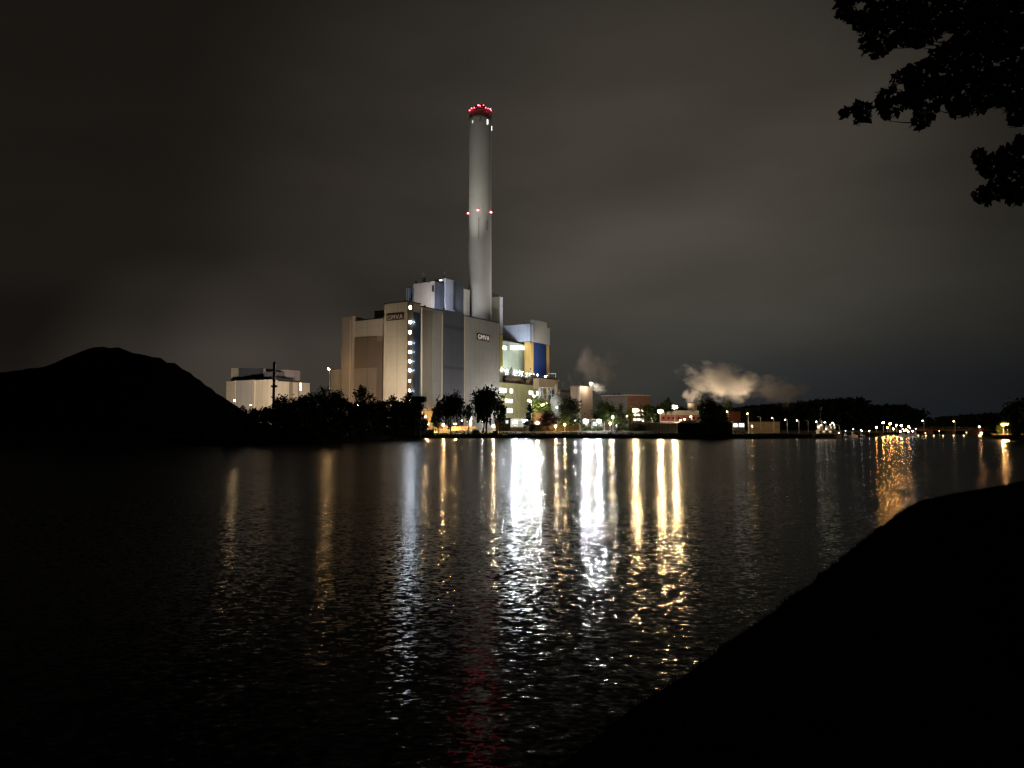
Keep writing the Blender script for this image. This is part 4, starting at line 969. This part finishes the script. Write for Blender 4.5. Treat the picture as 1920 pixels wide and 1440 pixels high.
# small hut lit orange right of the bridge
HB = Block(1836, 385, 1835, 1847, 805, 'hut', 'small orange-lit hut at the right end of the bridge', 'hut', BRICK, u=Ur, v=Vr); HB.parapet(DCONC, .3, .3)
street_lamp(1840, 812, 380, (1, .38, .14), 500, 'low orange lamp in front of the bridge hut', .3, 0, gz=GZ-.6, mname='hut')
RG = Block(1866, 262, 1864, 1892, 817.5, 'quay_wall', 'low orange-lit quay wall under the lamp pair', 'wall', BRICK, u=Ur, v=Vr, zb=.1)

# ------------------------------------------------------------------ walls and fences
def wall_line(name, label, px0, px1, Y, y0, m, cat, posts=0, gz=GZ, pm=None):
    a, c = Vector((X(px0, Y), Y)), Vector((X(px1, Y), Y)); zt = Z(y0, Y); o = thing(name, label, cat, (a.x, Y, gz))
    MB().prism([(a.x, Y), (c.x, Y), (c.x, Y+.2), (a.x, Y+.2)], gz-.1, zt).build('panel', m, o)
    for k in range(posts):
        f = k/(posts-1); q = a.lerp(c, f); MB().box((q.x, Y-.08, (gz+zt)/2+.1), (.14, .14, zt-gz+.2)).build('post', pm or STEEL, o)
    return o
wall_line('garden_wall', 'low brown wall behind the left willow', 817, 892, 292, 799.5, mat('brown_wall', (.30, .20, .09), .9, 0, .2, .6), 'wall', 12, pm=DCONC)
wall_line('garden_wall', 'low sand-coloured wall right of the tall willow', 930, 1005, 290, 801.0, mat('sand_wall', (.36, .26, .13), .9, 0, .2, .6), 'wall', 12, pm=DCONC)
wall_line('hedge_bank', 'dark brown planted bank under the round tree', 1005, 1086, 291, 796.5, mat('planted_bank', (.07, .05, .02), .95, 0, .4, .9), 'bank', 0)
wall_line('board_fence', 'pale yellow fence lit by the tall lamps', 1178, 1268, 288, 793.0, mat('cream_boards', (.55, .46, .30), .8, 0, .2, .9, .8), 'fence', 16, pm=WHITE)
def picket(name, label, px0, px1, Y, h, m, n):
    a, c = Vector((X(px0, Y), Y)), Vector((X(px1, Y), Y)); o = thing(name, label, 'fence', (a.x, Y, GZ))
    g_ = MB()
    for k in range(n+1):
        q = a.lerp(c, k/n); g_.tube([(q.x, Y, GZ-.1), (q.x, Y, GZ+h)], .05, 4)
    g_.tube([(a.x, Y, GZ+h*.92), (c.x, Y, GZ+h*.92)], .05, 4).tube([(a.x, Y, GZ+h*.2), (c.x, Y, GZ+h*.2)], .05, 4); g_.build('bars', m, o); return o
picket('bar_fence', 'white bar fence in front of the yard floodlights', 957, 1004, 294, 1.9, WHITE, 26)
picket('bar_fence', 'pale bar fence in front of the brick works', 1215, 1270, 282, 2.1, WHITE, 30)
picket('bar_fence', 'bar fence before the left willow path', 826, 895, 289, 1.5, STEEL, 30)
HT = Block(930, 287, 929, 957, 785, 'hut', 'small brown hut with a pale window right of the tall willow', 'hut', mat('hut_boards', (.16, .11, .07), .85, 0, .2, .5, .9), u=Ur, v=Vr)
HT.sub(-.4, HT.tu+.4, -.4, 4, HT.zt, HT.zt+.3, 'roof', DARK); HT.face('u', 948, 953, 788, 794, 'window', WIND, .08)
KI = Block(879, 300, 876, 885, 776, 'silo_column', 'pale round-cornered column behind the white lamp post', 'column', WHITE, u=Ur, v=Vr)
SB = Block(796, 300, 793, 812, 770, 'gate_building', 'warm lit cream building at the foot of the grey hall', 'building', mat('cream_gate', (.6, .46, .22), .75, 0, .12, .6), u=Ur, v=Vr); SB.parapet(DCONC, .25, .2)
for px in (799, 804, 808): SB.face('u', px, px+1.2, 772, 800, 'pilaster', ROOFL, .2)
LB = Block(1003, 302, 1000, 1018, 775, 'brick_shed', 'small orange brick shed beneath the glowing tree', 'shed', mat('orange_brick', (.42, .2, .09), .85, 0, .2, .6), u=Ur, v=Vr); LB.parapet(DCONC, .2, .2)
LS = Block(958, 318, 957, 1002, 786, 'loading_bay', 'white loading bay ablaze behind the bar fence', 'building', WHITE, u=Ur, v=Vr); LS.parapet(STEEL, .3, .3)
for px in (961, 971, 981, 991): LS.face('u', px, px+7, 789.5, 803, 'roller_door', STEEL, .1)

# ------------------------------------------------------------------ parked vehicles (dim van by the office block)
def hullmesh(x0, x1, Y, w, zb, zt, name, m, parent, sheer=.5):
    n = 14; vs = []; fs = []
    for i in range(n+1):
        f = i/n; wf = min(1, (f*5)**.6, ((1-f)*3.2)**.7); wf = max(wf, .04); x = x0+(x1-x0)*f
        zt_ = zt+sheer*(abs(f-.45)*2)**2.5
        for (yy, zz) in ((-w*wf, zt_), (-w*wf*.8, zb), (w*wf*.8, zb), (w*wf, zt_)): vs.append((x, Y+yy, zz))
    for i in range(n):
        for k in range(4): fs.append((i*4+k, i*4+(k+1) % 4, (i+1)*4+(k+1) % 4, (i+1)*4+k))
    fs += [(3, 2, 1, 0), (n*4, n*4+1, n*4+2, n*4+3)]
    return MB().add(vs, fs).build(name, m, parent)
YS = 268
sx0, sx1 = X(1522, YS), X(1577, YS)
ship = thing('work_ship', 'moored work ship with pale deckhouse and railings, below three lamp posts', 'ship', ((sx0+sx1)/2, YS, 0))
hullmesh(sx0, sx1, YS, 2.2, -.6, 1.5, 'hull', mat('dark_red_hull', (.07, .03, .025), .5), ship)
CR = mat('cream_paint', (.62, .52, .36), .5)
for px0, px1, z0, z1, nm_ in ((1532, 1556, 1.5, 3.0, 'deckhouse'), (1549, 1563, 3.0, 4.5, 'wheelhouse'), (1534, 1540, 3.0, 4.9, 'funnel')):
    a, c = X(px0, YS), X(px1, YS); o = MB().prism([(a, YS-1.3), (c, YS-1.3), (c, YS+1.3), (a, YS+1.3)], z0, z1).build(nm_, CR, ship)
    if nm_ != 'funnel':
        for k in range(4):
            xw = a+(c-a)*(k+.5)/4; MB().box((xw, YS-1.34, z0+(z1-z0)*.6), ((c-a)*.14, .1, .5)).build('window', glow('ship_window', (1, .8, .5), 1.3) if k % 2 else GLASS, o)
rg = MB()
for k in range(23):
    xx = sx0+1+(sx1-sx0-2)*k/22; rg.tube([(xx, YS-1.9, 1.6), (xx, YS-1.9, 2.7)], .04, 4)
rg.tube([(sx0+1, YS-1.9, 2.7), (sx1-1, YS-1.9, 2.7)], .04, 4).build('railing', STEEL, ship)
MB().tube([(X(1540, YS), YS, 4.5), (X(1540, YS), YS, 6.5)], .07, 5).box((X(1540, YS), YS, 6), (1.4, .1, .1)).build('mast', STEEL, ship)
MB().tube([(X(1534, YS), YS, 3), (X(1541, YS), YS, Z(763, YS))], [.12, .05], 5).build('boom', mat('boom_grey', (.12, .12, .12), .6), ship)
for px, z, s in ((1531, 4.2, 60), (1536, 4.8, 30), (1553, 4.9, 25), (1560, 4.9, 25), (1545, 3.4, 40)):
    lp = MB().tube([(X(px, YS), YS-1.45, z-.8), (X(px, YS), YS-1.45, z-.1)], .05, 5).build('deck_lamp', STEEL, ship)
    MB().ball((X(px, YS), YS-1.5, z), .15, 8, 5).build('bulb', glow('ship_lamp_%d' % s, (1, .86, .62), s*.7), lp)
def boat(px0, px1, Y, label, hm, cabin, lit, name='motor_boat'):
    x0, x1 = X(px0, Y), X(px1, Y); o = thing(name, label, 'boat', ((x0+x1)/2, Y, 0), 'moored boats')
    hullmesh(x0, x1, Y, (x1-x0)*.14+.3, -.3, .75, 'hull', hm, o, .25)
    a = x0+(x1-x0)*.3; c = x0+(x1-x0)*.72; w = (x1-x0)*.09+.2
    cb = MB().add([(a, Y-w, .75), (c, Y-w, .75), (c, Y+w, .75), (a, Y+w, .75), (a+.3, Y-w*.85, .75+cabin), (c-.9, Y-w*.85, .75+cabin), (c-.9, Y+w*.85, .75+cabin), (a+.3, Y+w*.85, .75+cabin)],
                  [(3, 2, 1, 0), (4, 5, 6, 7), (0, 1, 5, 4), (1, 2, 6, 5), (2, 3, 7, 6), (3, 0, 4, 7)]).build('cabin', WHITE, o)
    MB().box(((a+c)/2-.2, Y-w*.95, .75+cabin*.62), ((c-a)*.5, .06, cabin*.35)).build('window', GLASS, cb)
    if lit:
        lp = MB().tube([((a+c)/2, Y, .7+cabin), ((a+c)/2, Y, 1.6+cabin)], .03, 4).build('light_mast', STEEL, o)
        MB().ball(((a+c)/2, Y, 1.7+cabin), .13, 8, 4).build('bulb', glow('boat_lamp', (.95, .95, 1), lit), lp)
boat(1579, 1590, 281, 'low dark boat between the ship and the white cabin boat', mat('navy_hull', (.03, .04, .09), .4), 1.0, 25)
boat(1591, 1607, 283, 'white cabin boat shining right of the moored ship', WHITE, 1.5, 70)
boat(1608, 1621, 285, 'second small boat beyond the white cabin boat', mat('navy_hull', (0, 0, 0)), .9, 60)
boat(1684, 1700, 322, 'left white boat beneath the harbour glare', WHITE, 1.5, 70)
boat(1699, 1712, 326, 'middle white boat beneath the harbour glare', WHITE, 1.9, 70)
boat(1710, 1722, 330, 'right white boat beneath the harbour glare', WHITE, 1.6, 70)
for i, (px, y, s) in enumerate(((1688, 809, 130), (1695, 808, 130), (1703, 809.5, 130), (1711, 808.5, 130), (1717, 813, 130))):
    street_lamp(px, y, 336+i, (.93, .92, 1), s*.35, ['first', 'second', 'third', 'fourth', 'last'][i]+' white jetty lamp from the left behind the white boats', .24, 0, cat='jetty lamp', group='white jetty lamps behind the boats', name='jetty_lamp', gz=0)
# mooring posts with lamps
for i, px in enumerate((1722, 1736, 1751, 1768.5, 1788, 1807, 1836)):
    p_ = at(px, 820.5, 300); o = thing('mooring_post', 'black mooring post topped by a small lamp, number %s from the left before the bridge' % ['one', 'two', 'three', 'four', 'five', 'six', 'seven'][i], 'mooring post', (p_.x, 300, 0), 'lamp-topped mooring posts in the harbour')
    o['label'] = ['leftmost lamp-topped mooring post near the white boats', 'second lamp-topped mooring post from the left', 'third lamp-topped mooring post from the left', 'middle lamp-topped mooring post below the left bridge lamp span', 'lamp-topped mooring post under the right bridge lamp', 'lamp-topped mooring post right of the bridge pier', 'rightmost lamp-topped mooring post near the orange hut'][i]
    MB().tube([(p_.x, 300, -1), (p_.x, 300, .35)], .22, 8).build('pile', DARK, o)
    MB().ball((p_.x, 300, .62), .2, 8, 5).build('bulb', glow('mooring_light', (1, .70, .38), 9), o)

# bridge
YB = 425; br = thing('bridge', 'low road bridge across the harbour mouth with one broad pier and railing', 'bridge', (X(1780, YB), YB, 0))
zb_ = Z(804.5, YB); a, c = X(1690, YB), X(1845, YB+30)
MB().prism([(a, YB), (c, YB+6), (c, YB+14), (a, YB+8)], zb_-1.1, zb_).build('deck', mat('bridge_concrete', (.24, .17, .12), .85), br)
for px, w in ((1790, 1.6), (1746, 2.6), (1834, 2)):
    x_ = X(px, YB); MB().prism([(x_-w/2, YB+1), (x_+w/2, YB+1), (x_+w/2, YB+9), (x_-w/2, YB+9)], -1, zb_-1.1).build('pier', mat('bridge_pier', (.34, .22, .14), .85), br)
rg = MB()
for k in range(60):
    xx = a+(c-a)*k/59; yy = YB+6*k/59; rg.tube([(xx, yy-.1, zb_), (xx, yy-.1, zb_+1.1)], .05, 4)
rg.tube([(a, YB-.1, zb_+1.1), (c, YB+5.9, zb_+1.1)], .06, 4).build('railing', STEEL, br)
for px, y in ((1735, 812), (1761, 808), (1812, 811)):
    street_lamp(px, y, 418, (1, .5, .2), 12, {1735: 'small orange lamp under the left bridge span', 1761: 'small pale lamp on the bridge face', 1812: 'small orange lamp under the right bridge span'}[px], .22, 0, gz=-.5, mname='under')

# ------------------------------------------------------------------ steam
def steam(label, px, py, Y, hw, hh, dens, rot=0, seed=0., name='steam', col=(1, .97, .92), nz=2.2, dk=12):
    c = at(px, py, Y); k = Y/F
    mt = bpy.data.materials.new('steam_%d' % px); mt.use_nodes = True; t = mt.node_tree; t.nodes.clear()
    tcn = N(t, 'ShaderNodeTexCoord').outputs['Object']
    nn = N(t, 'ShaderNodeTexNoise'); nn.inputs['Scale'].default_value = nz; nn.inputs['Detail'].default_value = 5; nn.inputs['Roughness'].default_value = .6
    mp = N(t, 'ShaderNodeMapping'); mp.inputs['Location'].default_value = (seed, seed*2, 0); mp.inputs['Scale'].default_value = (1.5, .8, 1)
    t.links.new(tcn, mp.inputs[0]); t.links.new(mp.outputs[0], nn.inputs[0])
    ln = N(t, 'ShaderNodeVectorMath', operation='LENGTH'); t.links.new(tcn, ln.inputs[0])
    f = math_(t, 'ADD', math_(t, 'SUBTRACT', .72, ln.outputs['Value']), math_(t, 'MULTIPLY', math_(t, 'SUBTRACT', nn.outputs[0], .5), 2.3))
    f = math_(t, 'MULTIPLY', maprange(t, f, 0, .6, 0, 1), maprange(t, ln.outputs['Value'], .8, 1.0, 1, 0))
    pv = N(t, 'ShaderNodeVolumePrincipled'); pv.inputs['Color'].default_value = (*col, 1); pv.inputs['Anisotropy'].default_value = .0
    t.links.new(math_(t, 'MULTIPLY', f, dens), pv.inputs['Density'])
    o_ = N(t, 'ShaderNodeOutputMaterial'); t.links.new(pv.outputs[0], o_.inputs['Volume'])
    g_ = MB(); g_.lathe((0, 0, 0), [(math.sin(math.pi*i/12)+.0001, -math.cos(math.pi*i/12)) for i in range(13)], 24, cap=False)
    o = g_.build(name, mt); o.location = c; o.scale = (hw*k, dk, hh*k); o.rotation_euler = (0, rot, 0)
    tag(o, label, 'steam', None, 'stuff'); return o
STEAMP = (1, .74, .48)
steam('thick tan steam cloud blowing right from the cooling tower', 1352, 716, 356, 98, 50, .21, R(8), 1.3, nz=1.8)
steam('warm tail of the steam cloud drifting right behind the trees', 1440, 730, 366, 76, 32, .065, R(6), 9.3, nz=1.6, col=(1, .93, .85))
steam('narrow foot of steam leaving the cooling tower', 1298, 744, 356, 26, 24, .30, 0, 3.3, nz=1.6, dk=5)
steam('faint grey steam thinning out over the wooded hill', 1468, 735, 380, 66, 36, .07, R(0), 4.1, nz=1.6)
steam('dim brownish steam plume rising behind the brown tower', 1112, 690, 430, 58, 62, .030, R(-10), 2.2, nz=1.2, col=(1, .78, .62))  # warm lamplight is put into the steam colour
steam('bright curl of steam beside the glaring rooftop lamp', 1122, 728, 402, 22, 13, .30, R(20), 6.0, nz=2.6, dk=3)
# lamp at the brown tower roof and floods added below the steam to light it warm
street_lamp(1108, 719.5, 398, (1, .93, .78), 1300, 'glaring lamp on the roof corner of the brown square tower', .42, 0, gz=M.zt, group='roof lamps', mname='rooflamp')
for px, py, pw, lab in ((1283, 771, 11000, 'added warm flood beneath the left edge of the steam cloud'), (1345, 772, 15000, 'added warm flood behind the black trees under the steam cloud'), (1400, 768, 11000, 'added warm flood beneath the right end of the steam cloud')):
    h = at(px, py, 350); o = thing('floodlight', lab, 'floodlight', (h.x, 350, GZ), 'added floods under the steam cloud')
    MB().tube([(h.x, 350, GZ), (h.x, 350, h.z)], .12, 6).build('pole', DARK, o); hd = MB().box((h.x, 350, h.z+.2), (.9, .6, .4)).build('lamp_head', DARK, o)
    lamp_light('added_flood_beam', hd, (h.x, 349.5, h.z+.8), STEAMP, pw, 'SPOT', .5, (h.x+3, 358, h.z+20), 120, .8)

# ------------------------------------------------------------------ overhanging tree, near right
def inside(p, poly):
    x, y = p; r_ = False; j = len(poly)-1
    for i in range(len(poly)):
        xi, yi = poly[i]; xj, yj = poly[j]
        if (yi > y) != (yj > y) and x < (xj-xi)*(y-yi)/(yj-yi)+xi: r_ = not r_
        j = i
    return r_
PL = [[(1566, -40), (1564, 2), (1570, 14), (1567, 28), (1582, 38), (1592, 44), (1612, 60), (1612, 80), (1620, 104), (1640, 109), (1655, 104), (1672, 92), (1690, 86), (1722, 88), (1745, 82), (1752, 76), (1768, 62), (1790, 60), (1792, 66), (1780, 76), (1770, 80), (1765, 88),
        (1745, 96), (1742, 110), (1722, 118), (1704, 122), (1690, 134), (1676, 140), (1668, 152), (1672, 160), (1683, 170), (1660, 168), (1645, 176), (1643, 198), (1652, 220), (1668, 224), (1686, 212), (1702, 202), (1712, 214), (1710, 236), (1722, 248), (1736, 236), (1748, 226), (1758, 206), (1766, 192), (1778, 206), (1784, 219), (1806, 218), (1842, 210), (1852, 202), (1872, 201), (1880, 208), (1893, 206), (1890, 226), (1902, 238), (1920, 230), (2350, 260), (2400, -60)],
      [(1596, 200), (1602, 192), (1618, 191), (1632, 196), (1632, 214), (1634, 226), (1618, 228), (1606, 234), (1600, 228), (1595, 214)],
      [(1574, 208), (1586, 204), (1591, 208), (1588, 218), (1577, 225)],
      [(1924, 252), (1904, 260), (1898, 274), (1878, 276), (1868, 290), (1852, 292), (1844, 278), (1832, 280), (1823, 290), (1826, 312), (1836, 324), (1852, 336), (1858, 346), (1842, 348), (1828, 356), (1823, 364), (1834, 382), (1852, 386), (1864, 380), (1880, 374), (1890, 380), (1902, 386), (1916, 378), (1960, 395), (2350, 420), (2350, 240)]]
HOLES = [[(1600, 5), (1626, 2), (1618, 22), (1606, 24)], [(1638, -5), (1656, -5), (1654, 6), (1640, 6)], [(1641, 56), (1652, 52), (1654, 62), (1644, 66)], [(1613, 60), (1626, 58), (1624, 66), (1614, 68)], [(1680, 158), (1690, 156), (1696, 166), (1692, 180), (1682, 176)],
         [(1689, 210), (1700, 202), (1712, 210), (1706, 222), (1694, 222)], [(1890, 334), (1902, 328), (1908, 340), (1900, 348), (1892, 344)], [(1866, 338), (1874, 344), (1878, 354), (1870, 352)], [(1712, 147), (1717, 155), (1708, 158)], [(1754, 94), (1752, 106), (1742, 100)], [(1855, 150), (1862, 154), (1856, 158)], [(1815, 182), (1820, 184), (1816, 188)]]
troot = thing('oak_tree', 'large leafy tree overhanging the top right corner as a black silhouette', 'tree', (9.6, 8.4, 2.0))
tm = MB(); tr_ = random.Random(9)
tm.tube([(9.6, 8.4, 1.6), (9.4, 8.4, 4), (9.3, 8.5, 6.5), (9.0, 8.7, 9.5), (8.8, 8.6, 13)], [.42, .33, .28, .2, .08], 12)
tm.build('trunk', BARK, troot)
limbs = [([(2260, 300), (2050, 90), (1900, 30), (1760, 40), (1660, 50), (1600, 30)], .07), ([(2260, 330), (2080, 200), (1930, 150), (1820, 150), (1730, 165), (1670, 190), (1620, 208), (1582, 214)], .06),
         ([(2200, 420), (2050, 340), (1930, 310), (1870, 310), (1835, 300)], .045), ([(1930, 310), (1880, 350), (1845, 365)], .02), ([(1820, 150), (1760, 190), (1725, 235)], .02), ([(1900, 30), (1740, 0), (1600, -30)], .03), ([(1760, 40), (1680, 70), (1630, 95)], .02)]
ends = {}
for lp, r0 in limbs:
    pts_ = []
    for i, (px, py) in enumerate(lp):
        d_ = 9.2+.5*math.sin(px*.01+r0*60); pts_.append(at(px, py, d_))
    if r0 >= .03: pts_ = [Vector((9.35, 8.45, 4.9 if r0 < .05 else 6.2))]+pts_
    n_ = len(pts_); MB().tube(pts_, [r0*(1-.85*i/(n_-1)) for i in range(n_)], 6).build('limb', BARK, troot)
cen = []; big = []
while len(cen) < 12500:
    px, py = tr_.uniform(1560, 2350), tr_.uniform(-60, 420)
    if tr_.random() > (1 if px < 1960 else .35): continue
    if not any(inside((px, py), q) for q in PL) or any(inside((px, py), q) for q in HOLES): continue
    Yd = 9.3+tr_.gauss(0, .55); cen.append(tuple(at(px, py, max(7.6, min(10.9, Yd)))))
for k in range(9000):                               # rest of the crown, beyond the frame
    cen.append((9.2+tr_.gauss(0, 1.6)+1.2, 9+tr_.gauss(0, 1.9), 9.6+tr_.gauss(0, 1.6)+1))
cen = [c_ for c_ in cen if c_[0]/c_[1]*F+960 > 1960 or any(inside((c_[0]/c_[1]*F*1.0+960, 0), [(0, -1), (1, -1), (1, 0)]) for _ in (0,)) or True]
cen = [c_ for i, c_ in enumerate(cen) if i < 12500 or (c_[0]/max(c_[1], .5)*F+960 > 2150)]
twp = MB()
for q in (PL[0], PL[2]):
    for (ax_, ay_), (bx_, by_) in zip(q, q[1:]):
        if not (1560 < ax_ < 1925 and 5 < ay_ < 400): continue
        ang = tr_.uniform(0, 6.28)
        for _ in range(2):
            ix, iy = ax_+tr_.uniform(10, 60), ay_-tr_.uniform(-25, 25)
            if inside((ix, iy), q):
                d_ = 9.3+tr_.uniform(-.3, .3); ex, ey = ax_-(ix-ax_)*.10+tr_.uniform(-4, 4), ay_-(iy-ay_)*.15+tr_.uniform(-4, 4)
                twp.tube([at(ix, iy, d_), at((ix+ex)/2+tr_.uniform(-3, 3), (iy+ey)/2+tr_.uniform(-3, 3), d_), at(ex, ey, d_)], [.009, .006, .0025], 4)
twp.build('twigs', BARK, troot)
quads('crown', cen, .055, LEAFD, troot, bend=.15)
